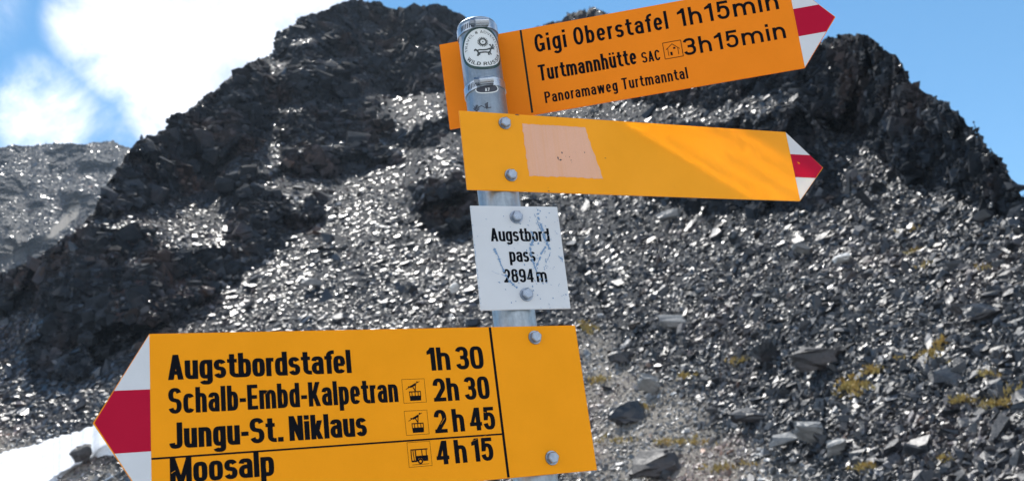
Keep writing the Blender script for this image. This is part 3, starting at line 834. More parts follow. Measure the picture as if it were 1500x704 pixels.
class Face:
    """a sans-serif drawn with a broad pen; heights in units of the capital height"""
    def __init__(s, a, b, xh, e=2.6, desc=.24, lw=.5, sp=.28):
        s.sp = sp; s.a, s.b, s.xh, s.e, s.desc, s.lw = a, b, xh, e, desc, lw
    def rib(s, pts, closed=False):
        P = []
        for p in pts:
            if not P or math.hypot(p[0] - P[-1][0], p[1] - P[-1][1]) > 1e-5: P.append(p)
        if closed and math.hypot(P[0][0] - P[-1][0], P[0][1] - P[-1][1]) < 1e-5: P.pop()
        n = len(P); L, R = [], []
        for k in range(n):
            p0 = P[k - 1] if (k or closed) else P[k]; p1 = P[(k + 1) % n] if (k < n - 1 or closed) else P[k]
            dx, dy = p1[0] - p0[0], p1[1] - p0[1]; l = math.hypot(dx, dy) or 1
            nx, ny = -dy / l, dx / l; w = math.hypot(s.a * nx, s.b * ny)
            L.append((P[k][0] + nx * w, P[k][1] + ny * w)); R.append((P[k][0] - nx * w, P[k][1] - ny * w))
        m = n if closed else n - 1
        return [[R[k], R[(k + 1) % n], L[(k + 1) % n], L[k]] for k in range(m)]
    def rect(s, x0, y0, x1, y1): return [[(x0, y0), (x1, y0), (x1, y1), (x0, y1)]]
    def dia(s, x0, y0, x1, y1, h=None):
        h = h or s.a * 1.04
        q = [(x0 - h, y0), (x0 + h, y0), (x1 + h, y1), (x1 - h, y1)]
        return [q if y1 > y0 else q[::-1]]
    def glyph(s, ch, k=1.0):
        """list of strokes (each a list of quads) and the width"""
        a, b, x, e, D = s.a, s.b, s.xh, s.e, s.desc
        W = s.lw * k; h = W / 2; A = arc; rib = s.rib; rect = s.rect; dia = s.dia
        C = W * 1.16; c = C / 2
        ry = min(x * .42, h * 1.15)
        def archs(x0, w): return rib(A(x0 + w / 2, x - b - ry, w / 2 - a, ry, 180, 0, e) + [(x0 + w - a, 0)])
        def loop(cx, cy, rx, r2): return rib(A(cx, cy, rx, r2, 0, 360, e), True)
        bowl = lambda: loop(h, x / 2, h - a, x / 2 - b)
        stem = lambda x0, y0, y1: rect(x0, y0, x0 + 2 * a, y1)
        if ch == " ": return [], s.sp
        if ch == "-": return [rect(0, x * .42, W * .58, x * .42 + 2.1 * b)], W * .58
        if ch == ".": return [rect(.05, 0, .05 + 2.1 * a, 2.3 * b)], .05 + 2.1 * a
        if ch == "o": return [bowl()], W
        if ch in "bdpqg":
            r = W - 2 * a
            if ch == "b": return [bowl(), stem(0, 0, 1)], W
            if ch == "d": return [bowl(), stem(r, 0, 1)], W
            if ch == "p": return [bowl(), stem(0, -D, x)], W
            if ch == "q": return [bowl(), stem(r, -D, x)], W
            rr = .15
            return [bowl(), rib([(W - a, x), (W - a, -D + b + rr)] + A(h, -D + b + rr, h - a, rr, 0, -160, e))], W
        if ch == "n": return [stem(0, 0, x), archs(0, W)], W
        if ch == "h": return [stem(0, 0, 1), archs(0, W)], W
        if ch == "m":
            w = W * 1.0
            return [stem(0, 0, x), archs(0, w), archs(w - 2 * a, w)], 2 * w - 2 * a
        if ch in "u\u00fc":
            o = [rib([(a, x)] + A(h, b + ry, h - a, ry, 180, 360, e)), stem(W - 2 * a, 0, x)]
            if ch != "u": o += [rect(W * .1, x + .11, W * .1 + W * .29, x + .11 + 2 * b), rect(W * .9 - W * .29, x + .11, W * .9, x + .11 + 2 * b)]
            return o, W
        if ch == "r":
            return [stem(0, 0, x), rib(A(W * .5, x - b - ry, W * .5 - a, ry, 180, 78, e))], W * .62
        if ch == "i": return [stem(0, 0, x), rect(-.0, 1 - 2.0 * b - .02, 2 * a, 1 + .0)], 2 * a
        if ch == "l": return [stem(0, 0, 1)], 2 * a
        if ch == "t":
            s0 = W * .16; w = W * .76; rx = W * .38
            return [rib([(s0 + a, x + .20), (s0 + a, b + .16)] + A(s0 + a + rx, b + .16, rx, .16, 180, 285, 2.2)), rect(0, x - 2 * b * .92, w, x)], w
        if ch == "f":
            s0 = W * .16; w = W * .64; rx = W * .4
            return [rib([(s0 + a, 0), (s0 + a, 1 - b - .16)] + A(s0 + a + rx, 1 - b - .16, rx, .16, 180, 80, 2.2)), rect(0, x - 2 * b * .92, w, x)], w
        if ch == "a":
            yb = x * .58; r = x * .25
            return [rib(A(h, x - b - r, h - a, r, 168, 0, e) + [(W - a, 0)]),
                    rib([(W - a, yb)] + A(h * 1.02, (yb + b) / 2, h * 1.02 - a, (yb - b) / 2, 90, 335, 2.2))], W
        if ch == "c": return [rib(A(h, x / 2, h - a, x / 2 - b, 38, 322, e))], W * .95
        if ch == "e": return [rib(A(h, x / 2, h - a, x / 2 - b, 0, 322, e)), rect(a, x * .5 - b * .9, W - a * .6, x * .5 + b * .75)], W
        if ch in "sS":
            H, w = (x, W * .94) if ch == "s" else (1, C)
            mid = H * .515; r1 = (H - b - mid) / 2; r2 = (mid - b) / 2; g = w / 2
            e2 = 2.3
            return [rib(A(g, mid + r1, g - a, r1, 18, 270, e2, 22)[:-2] + [(g - (g - a) * .30, mid + r1 * .07), (g + (g - a) * .30, mid - r2 * .07)] + A(g, mid - r2, g - a, r2, 90, -162, e2, 22)[2:])], w
        if ch == "k":
            return [stem(0, 0, 1), dia(a * 2.1, x * .34, W - a * 1.1, x), dia(W - a, 0, W * .42, x * .6)], W
        if ch in "wW":
            H, w = (x, W * 1.45) if ch == "w" else (1, C * 1.5)
            q = a * .92; p = [q, w * .27, w * .5, w * .73, w - q]
            return [dia(p[1], 0, p[0], H, q), dia(p[1], 0, p[2], H, q), dia(p[3], 0, p[2], H, q), dia(p[3], 0, p[4], H, q)], w
        if ch == "A":
            q = a * 1.02
            return [dia(q, 0, c, 1, q), dia(C - q, 0, c, 1, q), rect(C * .2, .2, C * .8, .2 + 1.9 * b)], C
        if ch in "CG":
            o = [rib(A(c, .5, c - a, .5 - b, 30, 330 if ch == "C" else 340, e))]
            if ch == "G": o += [rect(C - 2 * a, 0.06, C, .48), rect(c, .48 - 1.9 * b, C, .48)]
            return o, C
        if ch == "D": return [stem(0, 0, 1), rib([(a, 1 - b), (c * .8, 1 - b)] + A(c * .8, .5, C - c * .8 - a, .5 - b, 90, -90, e) + [(a, b)])], C
        if ch in "ELF":
            w = C * .84; o = [stem(0, 0, 1)]
            if ch != "F": o.append(rect(a, 0, w, 2 * b))
            if ch != "L": o += [rect(a, 1 - 2 * b, w, 1), rect(a, .5 - b, w * .93, .5 + b)]
            return o, w
        if ch == "I": return [stem(0, 0, 1)], 2 * a
        if ch == "J":
            w = C * .86; r = .2
            return [rib([(w - a, 1), (w - a, b + r)] + A(w / 2, b + r, w / 2 - a, r, 0, -172, e))], w
        if ch == "K": return [stem(0, 0, 1), dia(a * 2, .32, C - a, 1), dia(C - a, 0, C * .42, .6)], C
        if ch == "M":
            w = C * 1.3; q = a * .9
            return [stem(0, 0, 1), stem(w - 2 * a, 0, 1), dia(w / 2, 0, q, 1, q), dia(w / 2, 0, w - q, 1, q)], w
        if ch == "N": return [stem(0, 0, 1), stem(C - 2 * a, 0, 1), dia(C - a, 0, a, 1)], C
        if ch == "O": return [loop(c, .5, c - a, .5 - b)], C
        if ch in "PR":
            o = [stem(0, 0, 1), rib([(a, 1 - b), (c, 1 - b)] + A(c, (1.44) / 2, c - a, (1 - b) - .72, 90, -90, e) + [(a, .44 + b)])]
            if ch == "R": o.append(dia(C - a, 0, c, .5))
            return o, C
        if ch == "T": return [rect(0, 1 - 2 * b, C * .96, 1), stem(C * .48 - a, 0, 1)], C * .96
        if ch == "U": return [rib([(a, 1), (a, .3)] + A(c, .3, c - a, .3 - b, 180, 360, e) + [(C - a, 1)])], C
        if ch == "V": return [dia(c, 0, a, 1), dia(c, 0, C - a, 1)], C
        # figures
        Wd = W * 1.04; g = Wd / 2
        if ch == "0": return [loop(g, .5, g - a, .5 - b)], Wd
        if ch == "1":
            w = max(Wd * .6, 2 * a + .13)
            q = w - 2 * a + .008
            return [stem(w - 2 * a, 0, 1), [[(0, .69), (q, .69 + q * .25), (q, 1), (q - .5 * a, .93), (0, .69 + 1.75 * b)]]], w
        if ch == "2":
            r = .27
            return [rib(A(g, 1 - b - r, g - a, r, 175, -22, 2.3) + [(g * 1.25, .40), (a * 1.25, b)]), rect(0, 0, Wd, 2 * b)], Wd
        if ch == "3":
            m_ = .52; r1 = (1 - b - m_) / 2; r2 = (m_ - b) / 2
            return [rib(A(g, m_ + r1, g - a * 1.15, r1, 165, -90, 2.4)), rib(A(g, m_ - r2, g - a, r2, 90, -168, 2.4)), rect(g * .72, m_ - b, g * 1.1, m_ + b)], Wd
        if ch == "4":
            return [stem(Wd * .92 - 2 * a - .02, 0, 1), rect(0, .2, Wd, .2 + 2 * b), dia(a * .85, .24, Wd * .92 - a * 1.7, 1, a * .8)], Wd
        if ch == "5":
            r2 = .30
            return [rect(Wd * .12, 1 - 2 * b, Wd * .95, 1), [[(Wd * .06, .42), (Wd * .06 + 2 * a * .9, .42), (Wd * .12 + 2 * a * .85, 1), (Wd * .12, 1)]],
                    rib([(Wd * .06 + a, .48)] + A(g, b + r2, g - a, r2, 128, -165, 2.4)[0:])], Wd
        if ch == "8":
            m_ = .52
            return [loop(g, (m_ + 1 - 2 * b) / 2 + b * .5, g - a * 1.2, (1 - m_) / 2 - b * .5), loop(g, m_ / 2 + b * .0 + b * .5, g - a, m_ / 2 - b * .5)], Wd
        if ch == "9":
            return [loop(g, .68, g - a, .32 - b), rib([(Wd - a, .66), (Wd - a, .33)] + A(g, .3, g - a, .3 - b, 0, -165, 2.4))], Wd
        if ch == "7": return [rect(0, 1 - 2 * b, Wd, 1), dia(a * 1.6, 0, Wd - a, 1 - b)], Wd
        if ch == "&":
            return [loop(g * .95, .76, g * .62, .24 - b), loop(g * .9, .28, g * .9 - a, .28 - b), dia(Wd, 0, g * .6, .7)], Wd * 1.1
        raise ValueError(ch)
    def line(s, text, gap, k=1.0):
        xx = 0; out = []
        for i, ch in enumerate(text):
            st, w = s.glyph(ch, k)
            for q in st: out.append([[(p[0] + xx, p[1]) for p in quad] for quad in q])
            xx += w + (gap if ch != " " else 0)
        return out, xx - gap
    def fit(s, text, width, gap):
        lo, hi = .4, 2.6
        for _ in range(40):
            m = (lo + hi) / 2
            if s.line(text, gap, m)[1] < width: lo = m
            else: hi = m
        return s.line(text, gap, lo)[0]

Z_INK = .00022
def flat_mesh(name, strokes, mat, parent, z=Z_INK, fmap=None, dz=1.2e-5):
    V, Fc = [], []
    for k, st in enumerate(strokes):
        for q in st:
            i = len(V)
            for (x_, y_) in q:
                V.append(fmap(x_, y_, z + dz * (k % 9)) if fmap else (x_, y_, z + dz * (k % 9)))
            # all print faces outwards
            ar = sum(q[j][0] * q[(j + 1) % len(q)][1] - q[(j + 1) % len(q)][0] * q[j][1] for j in range(len(q)))
            f = list(range(i, i + len(q)))
            Fc.append(f if ar > 0 else f[::-1])
    return link_mesh(name, V, Fc, mat, parent)

def lettering(parent, face, text, x0, x1, ybase, cap, gap=.09, mat=None, z=Z_INK, mirror=None, name="lettering"):
    """text from x0 to x1 (mm from the board's upper left corner) on a baseline ybase mm down, capitals cap mm tall"""
    st = face.fit(text, (x1 - x0) / cap, gap)
    mm = .001
    st = [[[((x0 + p[0] * cap) * mm, (-ybase + p[1] * cap) * mm) for p in q] for q in s_] for s_ in st]
    if mirror is not None:
        st = [[[(mirror - p[0], p[1]) for p in q] for q in s_] for s_ in st]
    return flat_mesh(name, st, mat or INK, parent, z)

def R_(x0, y0, x1, y1): return [[(x0, y0), (x1, y0), (x1, y1), (x0, y1)]]
def mmrect(x0, y0, x1, y1): return R_(x0 * .001, -y1 * .001, x1 * .001, -y0 * .001)
def seg(x0, y0, x1, y1, w):
    dx, dy = x1 - x0, y1 - y0; l = math.hypot(dx, dy); nx, ny = -dy / l * w / 2, dx / l * w / 2
    return [[(x0 - nx, y0 - ny), (x1 - nx, y1 - ny), (x1 + nx, y1 + ny), (x0 + nx, y0 + ny)]]
def disc(cx, cy, r, n=18, r2=None): return [[(cx + r * math.cos(2 * math.pi * k / n), cy + (r2 or r) * math.sin(2 * math.pi * k / n)) for k in range(n)]]
def mm_(st): return [[[(p[0] * .001, -p[1] * .001) for p in q] for q in s_] for s_ in st]

def prism(name, poly, t, mat, parent, bevel=.0004):
    """board of outline poly (metres), its face at z = 0, thickness t behind it"""
    bm = bmesh.new()
    f = bm.faces.new([bm.verts.new((x, y, 0)) for x, y in poly])
    r = bmesh.ops.extrude_face_region(bm, geom=[f])
    bmesh.ops.translate(bm, verts=[v for v in r["geom"] if isinstance(v, bmesh.types.BMVert)], vec=(0, 0, -t))
    bmesh.ops.bevel(bm, geom=bm.edges[:], offset=bevel, segments=2, affect="EDGES", clamp_overlap=True)
    return bm_obj(name, bm, mat, parent)

def hex_bolt(parent, x, y, r=.0063):
    """hexagon head over a washer"""
    bm = bmesh.new()
    rot = random.uniform(0, 1)
    def ring(rad, z, n, ph=0): return [bm.verts.new((x + rad * math.cos(2 * math.pi * k / n + ph), y + rad * math.sin(2 * math.pi * k / n + ph), z)) for k in range(n)]
    r0, r1, r2 = ring(r, .0016, 6, rot), ring(r, .0058, 6, rot), ring(r * .84, .0068, 6, rot)
    for A_, B_ in ((r0, r1), (r1, r2)):
        for k in range(6): bm.faces.new([A_[k], A_[(k + 1) % 6], B_[(k + 1) % 6], B_[k]])
    bm.faces.new(r2); bm.faces.new(r0[::-1])
    b = bm_obj("bolt", bm, BOLT, parent)
    bm = bmesh.new()
    a0, a1 = ring(r * 1.22, .0003, 28), ring(r * 1.18, .0015, 28)
    for k in range(28): bm.faces.new([a0[k], a0[(k + 1) % 28], a1[(k + 1) % 28], a1[k]])
    bm.faces.new(a1); bm.faces.new(a0[::-1])
    bm_obj("washer", bm, BOLT, b)
    return b

def thing(name, label, cat, mat4=None, group=None):
    o = bpy.data.objects.new(name, None); COL.objects.link(o); o.empty_display_size = .05
    if mat4 is not None: o.matrix_world = mat4
    return tag(o, label, cat, group)

COND = Face(.104, .08, .76, 3.3, .24, .45, .19)          # heavy condensed grotesque
COND_FINE = Face(.090, .074, .76, 2.9, .24, .45, .15)
HUM = Face(.078, .067, .72, 2.25, .26, .53)           # lighter humanist sans
HUMB = Face(.082, .074, .72, 2.2, .26, .55)
GROUP = "boards bolted to the signpost"

def board(key, name, label, right, mat, white_u, band):
    j = POSE[key]; W, H, T = j["W"], j["H"], j["T"]
    e = thing(name, label, "sign", frame_of(j), GROUP)
    if right: poly = [(0, 0), (0, -H), (W, -H), (W + T, -H / 2), (W, 0)]
    else: poly = [(-T, -H / 2), (0, -H), (W, -H), (W, 0), (0, 0)]
    prism("panel", poly, .0025, mat, e)
    b0, b1 = band; i = .0006
    if right:
        xa = W; sgn = 1
    else:
        xa = 0; sgn = -1
    edge = lambda y: (T - .0012) * (1 - abs(y - H / 2) / (H / 2))      # how far the point reaches at depth y
    up = [(xa, -.0008), (xa + sgn * edge(b0), -b0), (xa, -b0)]; dn = [(xa, -b1), (xa + sgn * edge(b1), -b1), (xa, -H + .0008)]
    md = [(xa, -b0), (xa + sgn * edge(b0), -b0), (xa + sgn * edge(H / 2), -H / 2), (xa + sgn * edge(b1), -b1), (xa, -b1)]
    flat_mesh("white_tip_field", [[up]], WHITE, e, .00012); flat_mesh("white_tip_field", [[dn]], WHITE, e, .00012)
    flat_mesh("red_band", [[md]], RED, e, .00016)
    return e, W, H, T

# --- lowest board
e, W, H, T = board("bot", "direction_sign", "yellow-orange board with four destinations, pointing left, lowest on the signpost", False, ORANGE, 0, (.0517, .1073))
lettering(e, COND, "Augstbordstafel", 15.6, 188.4, 43.9, 23.4, .05)
lettering(e, COND, "1h 30", 268.8, 331.6, 44.8, 24.2, .07)
lettering(e, COND_FINE, "Schalb-Embd-Kalpetran", 15.5, 234.1, 75.0, 23.6, .06)
lettering(e, COND, "2h 30", 271.8, 334.3, 76.8, 23.8, .07)
lettering(e, COND, "Jungu-St. Niklaus", 15.6, 199.0, 106.5, 23.4, .055)
lettering(e, COND, "2 h 45", 269.6, 336.4, 108.6, 23.4, .07)
lettering(e, COND, "Moosalp", 15.6, 107.5, 137.2, 23.2, .055)
lettering(e, COND, "4 h 15", 268.1, 330.1, 139.8, 23.3, .07)
flat_mesh("divider_line", [mmrect(.3, 113.2, 342.2, 114.9)], INK, e)
flat_mesh("divider_line", [mmrect(342.2, .5, 345.0, 158.2)], INK, e)
def boxline(x0, y0, x1, y1, w): return [seg(x0, y0, x1, y0, w), seg(x1, y0, x1, y1, w), seg(x1, y1, x0, y1, w), seg(x0, y1, x0, y0, w)]
def cable_car(cx, cy):
    o = boxline(cx - 12, cy - 12, cx + 12, cy + 12, .32)
    o += [seg(cx - 8.5, cy - 1.8, cx + 6.5, cy - 9.4, .55)]
    o += [[[(cx - 4.6, cy - 4.6), (cx + 2.0, cy - 7.9), (cx + 3.0, cy - 5.9), (cx - 3.4, cy - 3.0)]], disc(cx - 5.4, cy - 4.2, .8, 10), disc(cx + 3.9, cy - 8.8, .8, 10)]
    o += [seg(cx - 1.4, cy - 4.8, cx + 1.6, cy + .9, .9), seg(cx + 2.0, cy - 6.4, cx + 1.2, cy + .9, .9)]
    o += [seg(cx - 5.6, cy + .9, cx + 7.0, cy + .9, 1.0), [[(cx - 5.4, cy + 5.0), (cx + 7.0, cy + 5.0), (cx + 6.6, cy + 10.0), (cx - 5.0, cy + 10.0)]]]
    o += [seg(cx + d, cy + .9, cx + d, cy + 5.2, .75) for d in (-5.1, -2.6, .8, 4.0, 6.6)]
    return mm_(o)
def bus(cx, cy):
    o = boxline(cx - 12, cy - 12, cx + 12, cy + 12, .32)
    o += [seg(cx - 9, cy - 4.6, cx + 8.8, cy - 4.6, 1.1), [[(cx - 3.4, cy + 1.6), (cx + 8.6, cy + 1.6), (cx + 8.4, cy + 7.0), (cx + 3.6, cy + 7.0), (cx + 2.0, cy + 4.2), (cx - 1.4, cy + 4.2), (cx - 2.6, cy + 7.0), (cx - 3.6, cy + 7.0)]]]
    o += [seg(cx - 8.6, cy - 4.6, cx - 8.6, cy + 7, .9), seg(cx - 6.6, cy - 4, cx - 6.0, cy + 6, .7), seg(cx - 4.2, cy - 4.6, cx - 3.9, cy + 6, 1.1), seg(cx + 2.6, cy - 4.6, cx + 2.6, cy + 1.8, .8), seg(cx + 7.2, cy - 4.6, cx + 7.2, cy + 1.8, .8)]
    o += [seg(cx - 8.8, cy + 6.6, cx - 3.4, cy + 6.6, 1.6)]
    ring = [[(cx + .3 + r_ * math.cos(2 * math.pi * k / 20), cy + 7.0 + r_ * math.sin(2 * math.pi * k / 20)) for k in range(21)] for r_ in (2.7, 1.3)]
    o += [[[ring[0][k], ring[0][k + 1], ring[1][k + 1], ring[1][k]] for k in range(20)]]
    o += [seg(cx - 8.5, cy + 10, cx + 9, cy + 10, .4)]
    return mm_(o)
flat_mesh("cable_car_symbol", cable_car(251.4, 64.7), INK, e)
flat_mesh("cable_car_symbol", cable_car(250.9, 96.7), INK, e)
flat_mesh("bus_symbol", bus(250.6, 127.9), INK, e)
hex_bolt(e, .3953, -.0129); hex_bolt(e, .3957, -.1424)
# light scuffs in the paint of the figures
flat_mesh("scuff_marks", mm_([seg(276, 100, 281, 94, .35), seg(303, 97, 312, 92, .3), seg(305, 99.5, 309, 99, .3), seg(300, 122, 330, 112, .18), seg(323, 90, 327, 91, .3), seg(16.5, 128, 20, 126, .4), seg(101, 63, 109, 54, .16)]), ORANGE, e, .0004)

# --- blank middle board
e, W, H, T = board("mid", "direction_sign", "blank yellow-orange board with a pale rectangle of sticker residue, pointing right below the top sign", True, ORANGE_GLOSS, 0, (.0319, .0645))
def ragged(poly, rr, amp, step=.004):
    o = []
    for k in range(len(poly)):
        (x0, y0), (x1, y1) = poly[k], poly[(k + 1) % len(poly)]; n = max(1, int(math.hypot(x1 - x0, y1 - y0) / step))
        for i in range(n):
            t = i / n; o.append((x0 + (x1 - x0) * t + rr.uniform(-amp, amp), y0 + (y1 - y0) * t + rr.uniform(-amp, amp)))
    return o
rr = random.Random(5)
pts = ragged([(.0768, -.0121), (.0777, -.0779), (.1739, -.0780), (.1690, -.0560), (.1645, -.0380), (.1595, -.0120)], rr, .0007, .003)
flat_mesh("sticker_residue", [[pts]], PATCH, e, .00018)
chips = []
for (x_, y_, a_, b_) in ((124, 47, 1.3, 1.5), (118, 54, 1.0, 2.6), (120.5, 56, 2.2, 1.0), (133, 52, .8, .7), (134.5, 56, .9, .8), (128, 51.5, .5, .5), (154, 45, .9, 1.0), (135, 58.5, .5, .5), (142, 45.6, .4, .3), (100, 96.2, 1.4, .7), (72, .9, 3.2, .8), (100, 92, .4, .4), (181, 51, 1.2, .4)):
    p_ = ragged([(x_ - a_, y_), (x_, y_ + b_), (x_ + a_, y_), (x_, y_ - b_)], rr, .35, 1.2); chips.append([p_])
flat_mesh("paint_chips", mm_(chips), CHIP, e, .0003)
flat_mesh("paint_chips", mm_([seg(466, 43, 469, 45, 1.2)]), ORANGE, e, .0003)
hex_bolt(e, .0547, -.0132); hex_bolt(e, .0547, -.0785)

# --- top board, behind the pole; printed on both sides
e, W, H, T = board("top", "direction_sign", "deeper orange board strapped behind the pole top, pointing right, listing Gigi Oberstafel", True, ORANGE_DEEP, 0, (.0371, .0724))
flat_mesh("divider_line", [mmrect(103.1, .6, 105.6, 109.6)], DARK_GREEN_INK, e)
lettering(e, HUM, "Gigi Oberstafel", 119.4, 284.6, 33.4, 23.4, .13)
lettering(e, HUMB, "1h15min", 297.0, 418.0, 33.8, 23.2, .2)
lettering(e, HUM, "Turtmannh\u00fctte", 119.0, 239.9, 71.0, 20.8, .08)
lettering(e, HUM, "SAC", 246.2, 268.8, 71.3, 13.6, .10)
lettering(e, HUMB, "3h15min", 297.6, 419.5, 71.6, 21.6, .2)
lettering(e, HUM, "Panoramaweg Turtmanntal", 122.2, 297.4, 100.5, 14.6, .12)
hx, hy = 285.0, 61.0
hut = boxline(hx - 11, hy - 10.4, hx + 11, hy + 10.4, .75) + [seg(hx - 8.2, hy - 1.2, hx + .2, hy - 7.6, .7), seg(hx - .2, hy - 7.6, hx + 8.2, hy + .2, .7), seg(hx - 6, hy - 3, hx - 6, hy + 7.2, .6), seg(hx + 6, hy - 2, hx + 6, hy + 7.2, .6),
      [[(hx - 3.8, hy + 2.6), (hx - 1.2, hy + 2.6), (hx - 1.2, hy + 7), (hx - 3.8, hy + 7)]], [[(hx + .6, hy - 3.0), (hx + 3.2, hy - 3.0), (hx + 3.2, hy - .6), (hx + .6, hy - .6)]]]
flat_mesh("hut_symbol", mm_(hut), INK, e)
# the other face, read from behind: same lines, starting at the pointed end
def back_sheet():
    z = -.0027
    V = [(.001, -.001, z), (.001, -H + .001, z), (W - .001, -H + .001, z), (W - .001, -.001, z)]
    o = link_mesh("back_print", V, [(0, 3, 2, 1)], GLOSS_BACK, e)
    def back(text, face, x0, x1, yb, cap, gap):
        st = face.fit(text, (x1 - x0) / cap, gap); mm = .001
        st = [[[(W - (x0 + p[0] * cap) * mm, (-yb + p[1] * cap) * mm) for p in q] for q in s_] for s_ in st]
        m = flat_mesh("lettering", st, INK, o, -.00285, None, -1.2e-5)
        m.data.flip_normals()
    back("Gigi Oberstafel", HUM, 14, 180, 33.4, 23.4, .13)
    back("1h15min", HUMB, 192, 313, 33.8, 23.2, .2)
    back("Turtmannh\u00fctte", HUM, 14, 135, 71.0, 20.8, .08)
    back("3h15min", HUMB, 192, 313, 71.6, 21.6, .2)
    back("Panoramaweg Turtmanntal", HUM, 14, 190, 100.5, 14.6, .12)
back_sheet()

# --- white name plate
j = POSE["white"]; W, H = j["W"], j["H"]
e = thing("name_plate", "scratched white plate naming the pass and its height, between the blank and the lowest board", "sign", frame_of(j), GROUP)
prism("panel", [(0, 0), (0, -H), (W, -H), (W, 0)], .002, WHITE, e)
lettering(e, COND_FINE, "Augstbord", 20.0, 90.0, 42.5, 15.7, .05)
lettering(e, COND_FINE, "pass", 39.3, 70.0, 66.8, 15.8, .05)
lettering(e, COND_FINE, "2894 m", 30.1, 80.8, 90.5, 15.5, .07)
def scratches():
    rr = random.Random(12); S = []
    def flake(x0, y0, x1, y1, w):
        """a chip of missing paint with a torn outline"""
        l = math.hypot(x1 - x0, y1 - y0) or 1; ux, uy = (x1 - x0) / l, (y1 - y0) / l; n = 5; up, dn = [], []
        for k in range(n + 1):
            t = k / n; h = w / 2 * (.25 + 1.1 * math.sin(math.pi * (.08 + .84 * t)))
            a_, b_ = h * rr.uniform(.35, 1.15), h * rr.uniform(.35, 1.15)
            px_, py_ = x0 + ux * l * t, y0 + uy * l * t
            up.append((px_ - uy * a_, py_ + ux * a_)); dn.append((px_ + uy * b_, py_ - ux * b_))
        return [up + dn[::-1]]
    def jag(pts, w, gapp=.25):
        for (x0, y0), (x1, y1) in zip(pts, pts[1:]):
            n = max(2, int(math.hypot(x1 - x0, y1 - y0) / 2.2))
            px_, py_ = x0, y0
            for k in range(1, n + 1):
                t = k / n; qx, qy = x0 + (x1 - x0) * t + rr.uniform(-.5, .5), y0 + (y1 - y0) * t + rr.uniform(-.5, .5)
                if rr.random() > gapp: S.append(flake(px_, py_, qx, qy, w * rr.uniform(.5, 2.3)))
                px_, py_ = qx, qy
    # pixel layout of the plate is near square: x ~ .135*px, y ~ .168*px of the enlarged view
    P_ = lambda x_, y_: ((x_ - 36 - (y_ - 45) * .105) * .1985, (y_ - 43) * .1935)
    jag([P_(440, 60), P_(445, 120), P_(470, 200), P_(490, 270), P_(520, 335)], 2.0, .12)
    jag([P_(172, 295), P_(205, 365), P_(235, 450), P_(262, 500), P_(312, 545)], 1.5, .15)
    jag([P_(412, 255), P_(390, 300), P_(402, 380), P_(430, 450), P_(450, 500)], 1.8, .15)
    jag([P_(500, 262), P_(455, 345), P_(425, 420)], 1.3, .3)
    jag([P_(512, 330), P_(480, 410)], .7, .2); jag([P_(550, 345), P_(600, 385)], 1.2, .4)
    jag([P_(420, 90), P_(480, 260)], .7, .3); jag([P_(395, 190), P_(412, 230), P_(445, 280)], 1.1, .3)
    jag([P_(350, 470), P_(420, 505)], .6, .3); jag([P_(150, 440), P_(240, 470)], .3, .2)
    for _ in range(120):
        if rr.random() < .62: x_, y_ = rr.gauss(450, 70), rr.gauss(330, 150)
        else: x_, y_ = rr.uniform(70, 600), rr.uniform(60, 660)
        x_, y_ = P_(x_, y_)
        if 2 < x_ < W * 1000 - 2 and 2 < y_ < H * 1000 - 2:
            l = rr.uniform(.5, 2.4); a_ = rr.gauss(1.0, .35); S.append(flake(x_, y_, x_ + l * math.cos(a_), y_ + l * math.sin(a_), rr.uniform(.4, 1.4)))
    for k in range(16):   # bare nicks along the left edge
        y_ = rr.uniform(3, H * 1000 - 4); S.append(seg(.4, y_, .5, y_ + rr.uniform(.6, 2), .6))
    for i, st in enumerate(S): pass
    flat_mesh("scratch_marks", mm_(S), SCRATCH, e, .0004, None, 9e-6)
scratches()
hex_bolt(e, .0528, -.0135, .0064); hex_bolt(e, .0541, -.1046, .0064)

# --- pole
def pole():
    n = 64; prof = [(POLE_R, -.3), (POLE_R, 1.0), (POLE_R, 1.9), (POLE_R, POLE_TOP - .0015), (POLE_R - .0008, POLE_TOP), (POLE_R - .0028, POLE_TOP), (POLE_R - .003, POLE_TOP - .002), (POLE_R - .003, POLE_TOP - .25)]
    V = [(r * math.cos(2 * math.pi * k / n), r * math.sin(2 * math.pi * k / n), z) for r, z in prof for k in range(n)]
    Fc = [(i * n + k, i * n + (k + 1) % n, (i + 1) * n + (k + 1) % n, (i + 1) * n + k) for i in range(len(prof) - 1) for k in range(n)]
    Fc.append(tuple((len(prof) - 1) * n + k for k in range(n)))
    o = link_mesh("signpost", V, Fc, GALV, None, False)
    for p in o.data.polygons: p.use_smooth = len(p.vertices) == 4
    o.location = (*POLE_XY, 0)
    return tag(o, "round galvanised steel post carrying all the boards", "post")
pole()

# --- things wrapped round the pole
FRONT = math.atan2(-POLE_XY[1], -POLE_XY[0])          # direction from the pole to the viewer
def wrap(s_, z, lift):
    a = FRONT + s_ / POLE_R; r = POLE_R + lift
    return (r * math.cos(a), r * math.sin(a), z)

